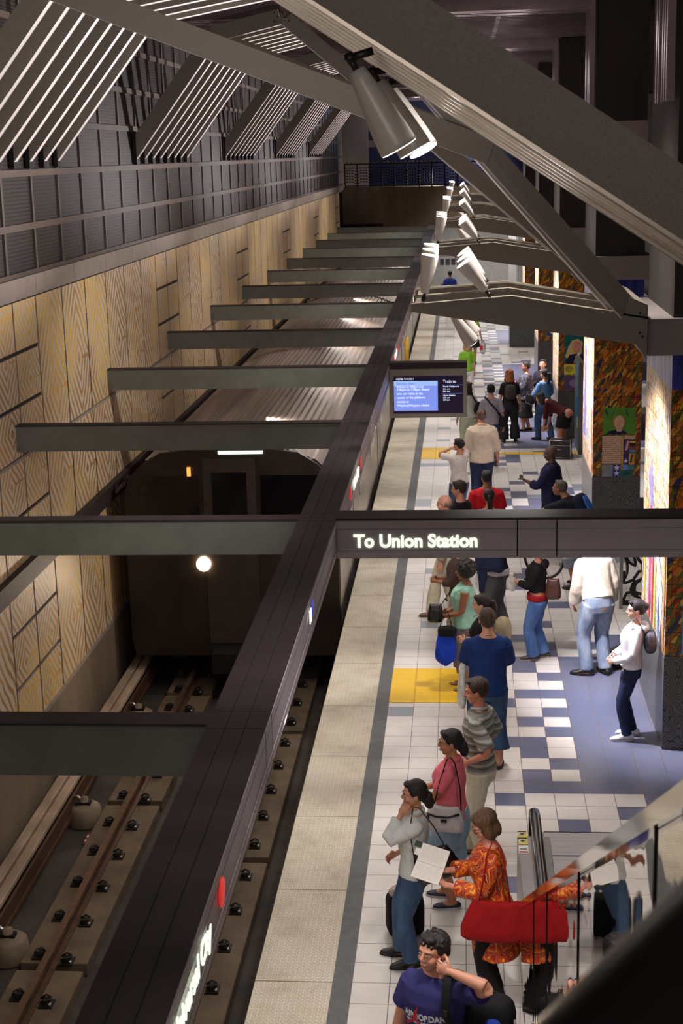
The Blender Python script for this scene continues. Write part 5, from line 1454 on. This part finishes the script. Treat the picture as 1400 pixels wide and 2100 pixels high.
put(MB().box(-.155, -.002, -.11, .11, 0, .006, pg, T @ Matrix.Rotation(.10, 4, 'Y')), 'page', em, cc); put(MB().box(.002, .155, -.11, .11, 0, .006, pg, T @ Matrix.Rotation(-.10, 4, 'Y')), 'page', em, cc)
q = MB()
for k in range(13):
    for a, b, ry_ in ((-.14, -.02, .10), (.02, .14, -.10)): q.box(a, b-(.03 if k % 5 == 4 else 0), .085-.0135*k, .087-.0135*k, .0062, .0066, pi_, T @ Matrix.Rotation(ry_, 4, 'Y'))
put(q, 'print_lines', em, cc)
put(MB().box(.12, .17, .09, .17, -.004, -.001, m_('card_green', (40, 60, 40), .4), T), 'bookmark_card', em, cc); put(MB().box(.05, .11, .10, .15, -.004, -.001, pg, T), 'bookmark_card', em, cc)
redb = cloth('red_bag', (150, 16, 20))
bag(p, 'large red fabric shoulder bag on the arm of the woman in the orange tunic', (-.27, .02, .87), (.055, .25, .165), redb, [(-.26, -.10, .98), (-.21, -.08, 1.2), (-.165, -.035, 1.425), (-.15, .02, 1.45), (-.18, .06, 1.38), (-.24, .10, 1.2), (-.27, .14, 1.0)], .014, .006, .7, (6, 4, 0), strapm=redb, wr=.004, name='shoulder_bag')
# ---- 3 white shirt and jeans
wh = cloth('white_shirt', (206, 208, 206))
p = person('person in a white long-sleeved top and blue jeans with one hand raised to her hair', .50, -2.42, 92, 1.60, True, 1.08, -2, skin=(184, 128, 100), hair=('lowbun', (30, 22, 20)), head=(4, 4), hands=((-.125, .11, 1.49), (.10, .15, 1.02)), elbow=((-.3, .1, -1), (.4, -1, -.3)),
    feet=((-.08, .05, 10), (.12, .14, -6)), top=dict(m=wh, sleeve=.93, hem=.90, ease=.020, loose=.004, wr=.009, collar=wh), bottom=dict(m=JN, flare=.014), shoe=((20, 20, 20), 'shoe'), fine=True, palm=((-1, .2, 0), None), curl=(.9, .9))
blk_l = m_('black_leather', (20, 19, 20), .32, var=.2, scale=12, bump=.3)
def pocket(e, c, T):
    o = V((-.235, -.17, 1.0)); put(supel(MB(), o+T @ V((-.07, -.0, -.03)), (.018, .085, .07), .5, blk_l, 20, T), 'front_pocket', e, c); put(MB().box(-.012, .012, -.02, .02, -.02, .02, M['steel'], Matrix.Translation(o+T @ V((-.09, 0, -.03))) @ T), 'buckle', e, c)
bag(p, 'black leather handbag with a buckled pocket on the shoulder of the woman in white', (-.235, -.17, 1.0), (.07, .19, .135), blk_l, [(-.2, .0, 1.05), (-.165, .03, 1.25), (-.145, .0, 1.44), (-.15, -.05, 1.44), (-.19, -.16, 1.3), (-.22, -.26, 1.12)], .010, .005, .6, (-20, 0, 0), extra=pocket)
# tote on the floor
def floor_bag(name, label, x, y, rz, r, m, e=.5, wr=.01):
    em = empty(name, (x, y, 0), math.radians(rz), label, 'bag'); me = fuse(supel(MB(), (0, 0, r[2]), r, e, m, 24), .011, m, 2, wr); mesh_obj('body', me, em); return em
tb = floor_bag('tote_bag', 'tall black shopping tote standing on the tiles behind the woman in white', .40, -1.95, 12, (.16, .10, .19), cloth('black_tote', (24, 23, 24)), .35, .006)
MB().tube([(-.10, -.08, .36), (-.06, -.09, .50), (.04, -.09, .50), (.08, -.08, .36)], .008, cloth('black', BLK), 6).build('handle', tb)
MB().prism([(.02+.045*math.cos(t)-.06, .2+.045*math.sin(t)) for t in [k*PI/9 for k in range(18)]], 'y', -.112, -.108, m_('tote_emblem', (190, 186, 184), .6)).build('round_emblem', tb)
MB().box(-.075, -.005, -.116, -.112, .197, .203, m_('tote_cross', (150, 44, 40), .6), Matrix.Translation((-.04, 0, .2)) @ Matrix.Rotation(.8, 4, 'Y') @ Matrix.Translation((.04, 0, -.2))).box(-.075, -.005, -.116, -.112, .197, .203, m_('tote_cross', (150, 44, 40), .6), Matrix.Translation((-.04, 0, .2)) @ Matrix.Rotation(-.8, 4, 'Y') @ Matrix.Translation((.04, 0, -.2))).build('cross_mark', tb)
mesh_obj('clear_wrapping', fuse(supel(MB(), (-.04, 0, .40), (.10, .07, .05), .8, wh, 16), .009, m_('clear_wrap', (190, 170, 160), .15, var=.4, scale=20), 1, .012), tb)
# ---- 4 pink shirt, pale blue skirt
pk = cloth('pink_polo', (222, 108, 120)); sb = cloth('sky_skirt', (140, 166, 188))
p = person('person in a pink polo shirt and pale blue skirt, dark hair pinned low', .80, -1.42, 76, 1.63, True, 1.14, 0, skin=(170, 112, 78), hair=('lowbun', (18, 15, 16)), head=(18, 4), hands=((-.04, .34, 1.12), (.10, .32, 1.10)), elbow=((-.8, -.5, -.8), (.8, -.5, -.8)),
    feet=((-.09, .0, 20), (.11, .12, 8)), top=dict(m=pk, sleeve=.34, hem=.90, ease=.018, collar=pk), bottom=dict(kind='skirt', m=sb, hem=.50, flare=.035), shoe=((24, 26, 60), 'flat', (190, 190, 196)), fine=True, curl=(.7, .7), belly=.02)
MB().ell(p['X'](.05, -.115, -.01), (.022, .018, .03), m_('hair_clip', (120, 20, 40), .3), 10).build('hair_clip', p['o'])
cw = cloth('white_bag', (198, 190, 190))
def zipp(e, c, T): put(MB().tube([(-.345, .13, 1.0), (-.355, .05, .985), (-.355, -.06, .99), (-.335, -.15, 1.02)], .010, blk_l, 8), 'zip', e, c); put(MB().box(-.372, -.355, -.045, .005, .945, .965, M['iron']), 'badge', e, c); put(MB().tube([(-.35, .12, 1.0), (-.365, .12, .93)], .012, blk_l, 6), 'zip_pull', e, c)
bag(p, 'white shoulder bag with a black zip worn by the woman in pink', (-.28, -.0, .94), (.07, .175, .115), cw, [(-.24, .10, 1.02), (-.20, .05, 1.25), (-.16, .0, 1.43), (-.15, -.03, 1.45), (-.16, -.07, 1.40), (-.22, -.13, 1.2), (-.27, -.15, 1.03)], .018, .005, .6, (0, 8, 0), extra=zipp, strapm=cloth('black', BLK), name='shoulder_bag')
# ---- 5 striped polo
ch = cloth('cream_chinos', (206, 198, 174)); sp_ = stripes()
p = person('person in a grey striped polo shirt and cream trousers, hand on hip', 1.06, -.60, 70, 1.80, False, .96, 2, skin=(190, 124, 94), hair=('short', (54, 38, 28)), head=(16, 8), hands=((-.19, .05, 1.03), (.20, .14, 1.0)), elbow=((-.35, -1, 0), (.8, -.8, 0)),
    feet=((-.12, -.08, 20), (.10, .16, -5)), top=dict(m=sp_, sleeve=.44, hem=.90, ease=.020, loose=.02, collar=sp_), bottom=dict(m=ch, ease=.02, flare=.02, wr=.010), shoe=((90, 66, 50), 'shoe'), fine=True, palm=((-1, .2, .2), None), curl=(.35, .5))
# ---- 6 blue T-shirt from behind
p = person('person in a plain navy blue T-shirt, jeans and flip-flops seen from the back', 1.16, 1.55, 4, 1.78, False, 1.12, 2, skin=(186, 130, 104), hair=('short', (66, 48, 36)), head=(3, 2), hands=((.02, .24, 1.22), (-.02, .24, 1.18)), elbow=((-.9, -.2, -.5), (.9, -.2, -.5)),
    feet=((-.13, .02, 10), (.12, .05, -10)), top=dict(m=cloth('navy_tee', (24, 48, 104)), sleeve=.44, hem=.84, ease=.024, loose=.03), bottom=dict(m=denim('mid', (30, 52, 84), (54, 84, 116)), hem=.2, flare=.03, ease=.03), shoe=((60, 40, 36), 'sandal', (40, 26, 24)), fine=True)
MB().tube([p['LN']((math.cos(a)*.066, math.sin(a)*.064-.012, 1.49)) for a in [k*PI/10 for k in range(21)]], .0035, m_('cord', (60, 34, 24), .6), 5).build('necklace', p['o'])
plw = m_('plastic_white', (206, 204, 200), .25, var=.25, scale=16)
def pbag(info, label, c, r=(.07, .11, .20), top_=None, m=None):
    m = m or plw; em, cc = carried(info, 'plastic_bag', label, 'bag', c); q = supel(MB(), c, r, .8, m, 20); t_ = V(top_ or (c[0], c[1], c[2]+r[2]+.16)); q.tube([V(c)+V((0, 0, r[2]*.7)), V(c)+V((0, 0, r[2]+.03)), t_], [r[0]*.8, .04, .02], m, 10); put(q, 'body', em, cc, .010, m, .016); return em
pbag(p, 'crumpled clear and white carrier bag beside the man in the navy blue T-shirt', (-.27, .02, .88), (.05, .085, .20), (-.24, .12, 1.2))
# ---- 7 woman with dark tied hair and beige backpack
bt = cloth('black', BLK)
p = person('person in a black top, dark hair tied back, behind the man in navy blue', 1.12, 2.62, 78, 1.62, True, 1.0, 0, skin=(200, 150, 122), hair=('pony', (34, 24, 20)), head=(5, 6), hands=((-.05, .2, 1.15), (.1, .22, 1.15)), top=dict(m=bt, sleeve=.3, hem=.9), bottom=dict(m=JD), fine=False)
bag(p, 'beige drawstring backpack behind the woman in the black top', (0.02, -.22, 1.16), (.14, .10, .21), cloth('beige_pack', (150, 140, 112)), [(-.10, -.16, 1.3), (-.12, -.04, 1.46), (-.12, .08, 1.40)], .016, .005, .7, name='backpack', cat='backpack', wr=.014)
# ---- 8 mint top
mt = cloth('mint_top', (142, 188, 168))
p = person('person with a round dark afro in a sleeveless mint green top and grey cropped trousers', .93, 4.0, 84, 1.62, True, 1.22, 0, skin=(150, 96, 66), hair=('afro', (24, 18, 17)), head=(8, 4), hands=((-.06, .26, 1.02), (.12, .24, 1.04)), elbow=((-.5, -.9, -.6), (.6, -.9, -.5)),
    feet=((-.10, -.02, 10), (.10, .06, -5)), top=dict(m=mt, sleeve=0, hem=.90, ease=.02), bottom=dict(m=cloth('mauve_trousers', (112, 102, 108)), hem=.28, flare=.01, ease=.02), shoe=((150, 110, 70), 'sandal', (120, 84, 56)), fine=True, belly=.02)
bag(p, 'black leather handbag held in front by the woman in the mint top', (-.08, .36, .99), (.075, .10, .12), blk_l, [(-.10, .30, 1.08), (-.13, .16, 1.3), (-.17, .02, 1.45), (-.16, -.06, 1.44)], .010, .005, .7)
em, cc = carried(p, 'tote_bag', 'bright blue tote with a black top hanging beside the woman in mint', 'bag', (-.18, .20, .62))
put(slab(MB(), (-.18, .22, .60), (.05, .13, .20), cloth('royal', (28, 66, 196)), Matrix.Identity(4), .8, .25), 'body', em, cc, .010, cloth('royal', (28, 66, 196)), .012)
put(supel(MB(), (-.18, .21, .79), (.055, .115, .07), .6, bt, 20), 'top_band', em, cc, .010, bt, .006); put(MB().tube([(-.19, .14, .84), (-.15, .20, 1.04), (-.17, .26, 1.02), (-.19, .29, .84)], .016, bt, 8, ry=.006), 'handle', em, cc)
# ---- 9 .. people half hidden by the sign beam
p = person('person with a balding head, beige jacket and cream trousers, behind the sign beam', .66, 7.0, 86, 1.76, False, 1.05, 0, skin=(200, 140, 112), hair=('rim', (120, 100, 84)), head=(-8, 6), feet=((-.08, .22, 10), (.12, -.12, -10)), top=dict(m=cloth('beige_jacket', (150, 134, 110)), sleeve=.95, hem=.86, ease=.03, flare=.02), bottom=dict(m=ch, ease=.02, flare=.02, wr=.01), shoe=((112, 84, 66), 'flat', (70, 50, 40)))
p = person('person in a black T-shirt and glasses with short dark hair behind the balding man', .86, 7.75, 62, 1.80, False, 1.08, 0, skin=(186, 126, 100), hair=('short', (40, 28, 22)), head=(14, 6), top=dict(m=bt, sleeve=.42, hem=.88), bottom=dict(m=JD))
bag(p, 'dark backpack on the man in the black T-shirt', (0, -.24, 1.16), (.15, .10, .22), cloth('dark_pack', (26, 26, 32)), [(-.10, -.17, 1.3), (-.12, -.04, 1.5), (-.12, .08, 1.44)], .018, .006, .6, name='backpack', cat='backpack')
p = person('person in a bright red polo shirt with dark hair seen from behind', 1.27, 9.1, 8, 1.66, False, 1.3, 0, skin=(150, 96, 70), hair=('short', (22, 18, 18)), head=(10, 0), top=dict(m=cloth('red_polo', (190, 26, 36)), sleeve=.45, hem=.88, loose=.03), bottom=dict(m=JD))
p = person('person in a grey strappy top with a long dark ponytail and bare shoulders', 1.29, 7.95, 2, 1.62, True, 1.05, 0, skin=(176, 118, 84), hair=('pony', (18, 14, 14)), head=(0, 0), top=dict(m=cloth('grey_tank', (96, 98, 104)), sleeve=0, hem=.9, neck=1.36, flat=True, ease=.012), bottom=dict(m=JD))
MB().tube([p['LN']((-.09, .08, 1.34)), p['LN']((-.085, .0, 1.47)), p['LN']((-.09, -.11, 1.34))], .006, bt, 6).tube([p['LN']((.09, .08, 1.34)), p['LN']((.085, .0, 1.47)), p['LN']((.09, -.11, 1.34))], .006, bt, 6).build('shoulder_straps', p['o'])
p = person('person in a brown cardigan over a teal top behind the woman in mint', .84, 5.25, 84, 1.60, True, 1.05, 0, skin=(150, 98, 72), hair=('short', (28, 20, 18)), head=(0, 8), hands=((-.05, .32, 1.12), (.08, .30, 1.12)), elbow=((-.7, -.6, -.8), (.7, -.6, -.8)), top=dict(m=cloth('brown_cardigan', (72, 54, 50)), sleeve=.7, hem=.9, open=cloth('teal_top', (40, 100, 112)), ease=.02), bottom=dict(m=cloth('taupe', (130, 120, 106))), curl=(1, 1))
p = person('person in a black jacket and grey trousers, head hidden by the sign beam', 1.38, 6.15, 66, 1.66, True, 1.05, 0, skin=(180, 120, 90), hair=('lowbun', (24, 18, 18)), hands=((-.02, .26, 1.28), (.1, .24, 1.2)), feet=((-.08, .06, 10), (.1, -.04, -8)), top=dict(m=bt, sleeve=.93, hem=.96, hemband=cloth('white_hem', (206, 198, 204)), ease=.02), bottom=dict(m=cloth('slate_trousers', (86, 84, 88)), flare=.02, ease=.02))
bag(p, 'navy slouch bag on the shoulder of the woman in the black jacket', (-.25, .02, 1.08), (.07, .20, .13), cloth('navy_bag', (30, 40, 66)), [(-.23, .14, 1.12), (-.17, .04, 1.42), (-.16, -.03, 1.44), (-.21, -.15, 1.14)], .016, .006, .8, wr=.01, name='shoulder_bag')
# ---- 13 onwards, beyond the sign
p = person('person in a white T-shirt and jeans raising both hands to her face', .84, 12.05, 36, 1.60, True, 1.12, 0, skin=(190, 130, 96), hair=('bun', (20, 17, 17)), head=(14, 0), hands=((-.13, .10, 1.56), (.10, .12, 1.54)), elbow=((-1, .1, -.9), (1, .1, -.7)), top=dict(m=cloth('white_tee', (222, 216, 212)), sleeve=.4, hem=.9), bottom=dict(m=JN), curl=(.6, .6))
p = person('person in a pale linen blazer and navy trousers seen from behind', 1.26, 13.9, 4, 1.80, False, 1.18, 0, skin=(190, 130, 100), hair=('short', (84, 66, 54)), head=(-4, 0), top=dict(m=cloth('linen_blazer', (196, 180, 160)), sleeve=.72, hem=.80, ease=.034, flare=.03, loose=.02, wr=.009, name='blazer', collar=cloth('linen_blazer', (196, 180, 160))), bottom=dict(m=JD, ease=.02))
p = person('person in a grey T-shirt and black cap with a black strap across the back', 1.50, 17.4, 8, 1.72, False, 1.02, 0, skin=(170, 116, 90), hair=('cap', BLK), top=dict(m=cloth('grey_tee', (138, 132, 140)), sleeve=.42, hem=.9), bottom=dict(m=JD))
bag(p, 'black messenger bag at the hip of the man in the black cap', (.22, -.06, .95), (.06, .15, .12), bt, [(.20, -.02, 1.05), (.10, -.155, 1.2), (-.06, -.15, 1.38), (-.13, -.03, 1.48), (-.12, .08, 1.40), (.08, .15, 1.2), (.2, .06, 1.05)], .018, .005, .6)
p = person('person with curly copper hair in a black T-shirt and flared black trousers', 1.97, 20.0, 4, 1.66, True, 1.1, 0, skin=(200, 150, 120), hair=('curly', (150, 84, 40)), feet=((-.14, 0, 10), (.14, .05, -10)), top=dict(m=bt, sleeve=.42, hem=.92), bottom=dict(m=cloth('charcoal', (44, 42, 44)), flare=.05, ease=.02))
bag(p, 'small patterned dark backpack on the woman with copper hair', (0, -.20, 1.18), (.13, .08, .17), mat('patterned_pack', (56, 50, 44), .8, var=.6, scale=24), [(-.09, -.14, 1.3), (-.11, -.03, 1.47), (-.11, .07, 1.40)], .016, .006, .7, name='backpack', cat='backpack')
p = person('person wrapped in a grey swirled shawl over a black skirt, facing left', 2.40, 21.4, 88, 1.63, True, 1.15, 0, skin=(170, 110, 80), hair=('short', (34, 24, 22)), hands=((-.06, .26, 1.2), (.1, .24, 1.2)), feet=((-.08, .08, 10), (.1, -.05, -5)), top=dict(m=swirl_dark(), sleeve=.75, hem=.82, ease=.05, flare=.08, loose=.03, wr=.014, name='shawl'), bottom=dict(kind='skirt', m=bt, hem=.36, flare=.06), shoe=(BLK, 'flat'))
pbag(p, 'white carrier bag held by the woman in the swirled shawl', (-.12, .30, .86), (.07, .12, .15), (-.06, .26, 1.16))
p = person('person in a dark jacket and coral scarf facing the camera with a brightly lit face', 2.80, 21.7, 172, 1.64, True, 1.1, 0, skin=(214, 150, 124), hair=('bun', (30, 20, 18)), head=(-8, -4), hands=((-.06, .24, 1.18), (.06, .24, 1.18)), top=dict(m=cloth('ink_jacket', (34, 28, 38)), sleeve=.93, hem=.85, ease=.03, open=cloth('coral', (236, 110, 84))), bottom=dict(m=bt))
p = person('person in a light denim jacket and jeans with a long dark ponytail', 2.76, 20.2, 34, 1.62, True, 1.08, 0, skin=(176, 120, 90), hair=('pony', (22, 18, 18)), head=(10, 0), hands=((-.14, .28, 1.14), (.12, .26, 1.1)), feet=((-.12, .10, 20), (.14, -.1, 0)), top=dict(m=denim('jacket', (70, 106, 156), (104, 140, 184)), sleeve=.92, hem=.90, ease=.026, name='jacket'), bottom=dict(m=JN))
bag(p, 'rounded black handbag on the arm of the person in the denim jacket', (-.24, .22, .94), (.07, .13, .12), blk_l, [(-.23, .28, 1.02), (-.2, .24, 1.2), (-.22, .14, 1.02)], .010, .005, .9)
p = person('person bending over in a dark red and black top, black skirt and knee boots', 3.12, 18.55, 66, 1.66, True, 1.0, 62, skin=(186, 124, 94), hair=('long', (40, 20, 18)), head=(0, 20), hands=((-.12, .48, .62), (.12, .46, .60)), elbow=((-.5, -.3, .2), (.5, -.3, .2)), top=dict(m=cloth('burgundy', (70, 22, 28)), sleeve=.6, hem=.95), bottom=dict(kind='skirt', m=bt, hem=.62, flare=.01), shoe=(BLK, 'boot'))
p = person('person with a shaved head in a long navy shirt looking left and holding a phone', 2.33, 10.2, 70, 1.82, False, 1.06, 0, skin=(84, 56, 44), hair=('bald', BLK), head=(10, 2), hands=((-.10, .38, 1.20), (.20, .10, .90)), elbow=((-.5, -.6, -1), (.6, -1, 0)), top=dict(m=cloth('navy_shirt', (30, 34, 66)), sleeve=.75, hem=.74, ease=.032, flare=.04, collar=cloth('navy_shirt', (30, 34, 66))), bottom=dict(m=cloth('black', BLK)), curl=(.9, .5), palm=((-.3, 0, -1), None))
def phone(e, c): put(supel(MB(), c, (.03, .055, .010), .5, m_('phone', (24, 26, 28), .2), 16), 'body', e, c); put(MB().box(c[0]-.022, c[0]+.022, c[1]-.04, c[1]+.04, c[2]+.010, c[2]+.012, m_('phone_screen', (120, 130, 126), .2)), 'phone_display', e, c)
W1 = p['A'][0][2]; worn(p, 'small dark phone in the hand of the man in the navy shirt', 'phone', 'phone', phone, tuple(W1+V((.01, .075, .022))))
# cyclist
p = person('person in a dark shirt with a blue backpack leaning on a bicycle, arm stretched left', 2.66, 8.35, 62, 1.72, False, 1.08, 30, skin=(150, 100, 72), hair=('short', (86, 74, 66)), head=(6, -8), hands=((-.36, .72, 1.16), (.26, .46, 1.08)), elbow=((-.8, -.5, -.2), (.8, -.5, -.2)), feet=((-.16, .04, 0), (.16, .10, 0)), top=dict(m=cloth('ink_tee', (30, 32, 42)), sleeve=.5, hem=.92, loose=.03), bottom=dict(m=cloth('grey_shorts', (120, 128, 140)), hem=.50, flare=.03, ease=.03), shoe=(BLK, 'shoe'))
LNp = p['LN']
em, cc = carried(p, 'backpack', 'blue and navy backpack on the cyclist', 'backpack', tuple(LNp((0, -.2, 1.25))))
put(supel(MB(), tuple(LNp((0, -.20, 1.22))), (.15, .10, .21), .6, cloth('pack_navy', (26, 30, 56)), 24, Matrix.Rotation(-.52, 4, 'X')), 'body', em, cc, .012, cloth('pack_navy', (26, 30, 56)), .006)
put(supel(MB(), tuple(LNp((0, -.285, 1.22))), (.09, .04, .15), .7, cloth('pack_azure', (60, 110, 190)), 20, Matrix.Rotation(-.52, 4, 'X')), 'front_pocket', em, cc)
bk = empty('bicycle', (2.62, 8.55, 0), math.radians(62), 'dark bicycle under the cyclist below the sign beam', 'bicycle'); bmt = m_('bike_frame', (30, 30, 34), .35, .3)
def wheel(y):
    q = MB(); pts = [V((0, y+.33*math.cos(a), .35+.33*math.sin(a))) for a in [k*PI/16 for k in range(33)]]; q.tube(pts, .017, M['rubber'], 8); q.tube([V((0, y+.305*math.cos(a), .35+.305*math.sin(a))) for a in [k*PI/16 for k in range(33)]], .008, M['steel'], 6)
    for k in range(16): a = k*PI/8; q.tube([(0, y, .35), (0, y+.3*math.cos(a), .35+.3*math.sin(a))], .0018, M['steel'], 4)
    q.tube([(-.05, y, .35), (.05, y, .35)], .02, M['steel'], 8); q.build('wheel', bk)
wheel(-.50); wheel(.54)
q = MB()
for a, b in (((0, -.50, .35), (0, -.02, .30)), ((0, -.50, .35), (0, -.14, .80)), ((0, -.02, .30), (0, -.16, .86)), ((0, -.02, .30), (0, .40, .78)), ((0, -.13, .78), (0, .38, .86)), ((0, .37, .92), (0, .54, .35))): q.tube([a, b], .017, bmt, 8)
q.build('frame', bk); supel(MB(), (0, -.18, .90), (.07, .13, .03), .8, bt, 16).build('saddle', bk); MB().tube([(-.28, .42, 1.0), (-.1, .44, 1.02), (0, .38, .98), (.1, .44, 1.02), (.28, .42, 1.0)], .013, bmt, 8).tube([(0, .37, .9), (0, .38, .99)], .016, bmt, 8).build('handlebar', bk)
MB().tube([(-.12, -.02, .14), (-.06, -.02, .14), (-.05, -.02, .30), (.05, -.02, .30), (.06, -.02, .46), (.12, -.02, .46)], .012, M['steel'], 8).build('crank', bk)
# farther off
gr_ = cloth('lime_tee', (122, 176, 50))
p = person('person with long blond hair in a lime green shirt and white trousers walking away', 1.02, 25.4, 24, 1.66, True, 1.05, 0, skin=(200, 150, 120), hair=('long', (176, 140, 90)), feet=((-.1, .18, 0), (.1, -.18, 0)), top=dict(m=gr_, sleeve=.42, hem=.9), bottom=dict(m=cloth('white_trousers', (210, 206, 204))))
p = person('person in a lime green shirt and dark wrap skirt carrying a white bag, farther along', 1.22, 32.8, -12, 1.68, True, 1.0, 0, skin=(190, 130, 100), hair=('short', (26, 20, 20)), feet=((-.1, .15, 0), (.1, -.15, 0)), hands=(None, (.32, -.05, .80)), top=dict(m=gr_, sleeve=.42, hem=.92), bottom=dict(kind='skirt', m=cloth('charcoal', (44, 42, 44)), hem=.56, flare=.06))
e1 = pbag(p, 'white carrier bag with red print held by the far person in lime green', (.34, -.04, .52), (.09, .12, .20), (.32, -.05, .80)); MB().box(-.08, .02, -.135, -.12, -.05, .08, m_('print_red', (176, 30, 44))).build('red_print', e1)
p = person('person in a blue shirt and dark trousers standing far down the platform', .42, 47.5, 0, 1.75, False, 1.1, 0, skin=(160, 110, 84), hair=('short', (22, 18, 18)), top=dict(m=cloth('mid_blue', (40, 62, 140)), sleeve=.5, hem=.9), bottom=dict(m=bt))
p = person('person in a white top with curly dark hair partly hidden by the information screen', 1.02, 18.6, 24, 1.60, True, 1.1, 0, skin=(170, 116, 90), hair=('curly', (44, 30, 26)), top=dict(m=cloth('white_top2', (206, 208, 200)), sleeve=.45, hem=.9), bottom=dict(m=cloth('pale_green', (182, 190, 168))))
bag(p, 'black shoulder bag of the person beside the information screen', (.16, -.20, 1.05), (.09, .07, .14), bt, [(.14, -.16, 1.15), (.03, -.15, 1.35), (-.08, -.04, 1.47)], .018, .006, .8)
# ---- hoodie
p = person('person in a black hooded top with a red hem and blue jeans, facing left', 1.86, 5.1, 78, 1.58, True, 1.1, 0, skin=(184, 126, 98), hair=('short', (30, 22, 22)), head=(8, 0), hands=((-.02, .30, 1.16), (.12, .26, 1.1)), elbow=((-.6, -.8, -.8), (.7, -.6, -.6)), feet=((-.07, .06, 12), (.09, -.06, -4)), top=dict(m=bt, sleeve=.88, hem=.97, ease=.02, hood=True, hemband=cloth('red_hem', (150, 24, 30))), bottom=dict(m=JB, flare=.022), shoe=((70, 58, 54), 'shoe', (180, 174, 168)), fine=True, curl=(.9, .9))
bag(p, 'brown leather shoulder bag behind the woman in the black hooded top', (-.10, -.22, 1.0), (.06, .10, .14), m_('brown_leather', (70, 40, 34), .4, var=.2), [(-.10, -.18, 1.1), (-.15, -.06, 1.42), (-.15, .02, 1.42)], .010, .005, .8)
pbag(p, 'small crumpled carrier bag in front of the woman in the black hooded top', (.02, .34, 1.0), (.05, .08, .10), (-.0, .30, 1.14))
# ---- cream shirt, bending
p = person('person in a cream long-sleeved shirt and faded jeans bending forward, head behind the sign beam', 2.58, 4.52, 22, 1.84, False, 1.02, 18, skin=(190, 130, 100), hair=('short', (60, 46, 36)), hands=((-.20, .22, .86), (.26, .16, .84)), feet=((-.12, .04, 60), (.10, .0, 0)), top=dict(m=cloth('cream_shirt', (214, 202, 186)), sleeve=.93, hem=.95, ease=.026, loose=.02, wr=.010), bottom=dict(m=JL, ease=.018), shoe=((30, 28, 28), 'shoe'), fine=True)
fb = floor_bag('shoulder_bag', 'black slouched bag on the floor beside the man in the cream shirt', 2.93, 4.80, 30, (.22, .13, .12), cloth('floor_bag_black', (20, 19, 22)), .8, .016)
MB().tube([(-.14, 0, .2), (-.05, -.04, .32), (.06, .0, .30), (.12, .04, .2)], .014, bt, 8).build('handle', fb)
# ---- girl leaning on the pillar
wz = cloth('white_hoodie', (226, 224, 232))
p = person('person in a white hooded jacket and dark jeans leaning back against the nearest mosaic pillar', 2.76, 2.42, 88, 1.62, True, .98, -5, skin=(206, 156, 134), hair=('bun', (28, 22, 26)), head=(2, 4), hands=((-.09, .20, 1.02), (.10, .20, 1.02)), elbow=((-.8, -.7, 0), (.8, -.7, 0)), feet=((-.07, .06, 8), (.10, -.02, -6)), top=dict(m=wz, sleeve=.98, hem=.93, ease=.022, hood=True), bottom=dict(m=JD, ease=.006, flare=.004), shoe=((222, 222, 226), 'shoe', (190, 190, 196)), fine=True)
bag(p, 'small grey floral backpack worn by the girl in white against the pillar', (-.04, -.20, 1.16), (.11, .07, .13), mat('floral_pack', (70, 70, 82), .7, var=.7, scale=22), [(-.10, -.14, 1.26), (-.12, -.04, 1.45), (-.12, .06, 1.40)], .012, .005, .7, name='backpack', cat='backpack')
# road case
rc = empty('road_case', (3.0, 18.15, 0), math.radians(-8), 'black wheeled road case with silver edges in front of the bending person', 'case')
MB().box(-.22, .22, -.16, .16, .03, .40, m_('case_black', (26, 26, 28), .4)).build('box', rc, bevel=.01)
q = MB()
for x in (-.22, .22):
    for y in (-.16, .16): q.tube([(x, y, .03), (x, y, .40)], .012, M['steel'], 6)
for z in (.03, .40, .30):
    for y in (-.16, .16): q.tube([(-.22, y, z), (.22, y, z)], .010, M['steel'], 6)
    for x in (-.22, .22): q.tube([(x, -.16, z), (x, .16, z)], .010, M['steel'], 6)
q.build('edge_trim', rc)
for x in (-.18, .18): MB().lathe([(.001, -.02), (.03, -.02), (.03, .02), (.001, .02)], M['rubber'], 12, Matrix.Translation((x, -.12, .03)) @ Matrix.Rotation(PI/2, 4, 'Y')).build('wheel', rc)
MB().box(-.06, .02, -.172, -.168, .2, .22, M['ledge']).build('maker_plate', rc)
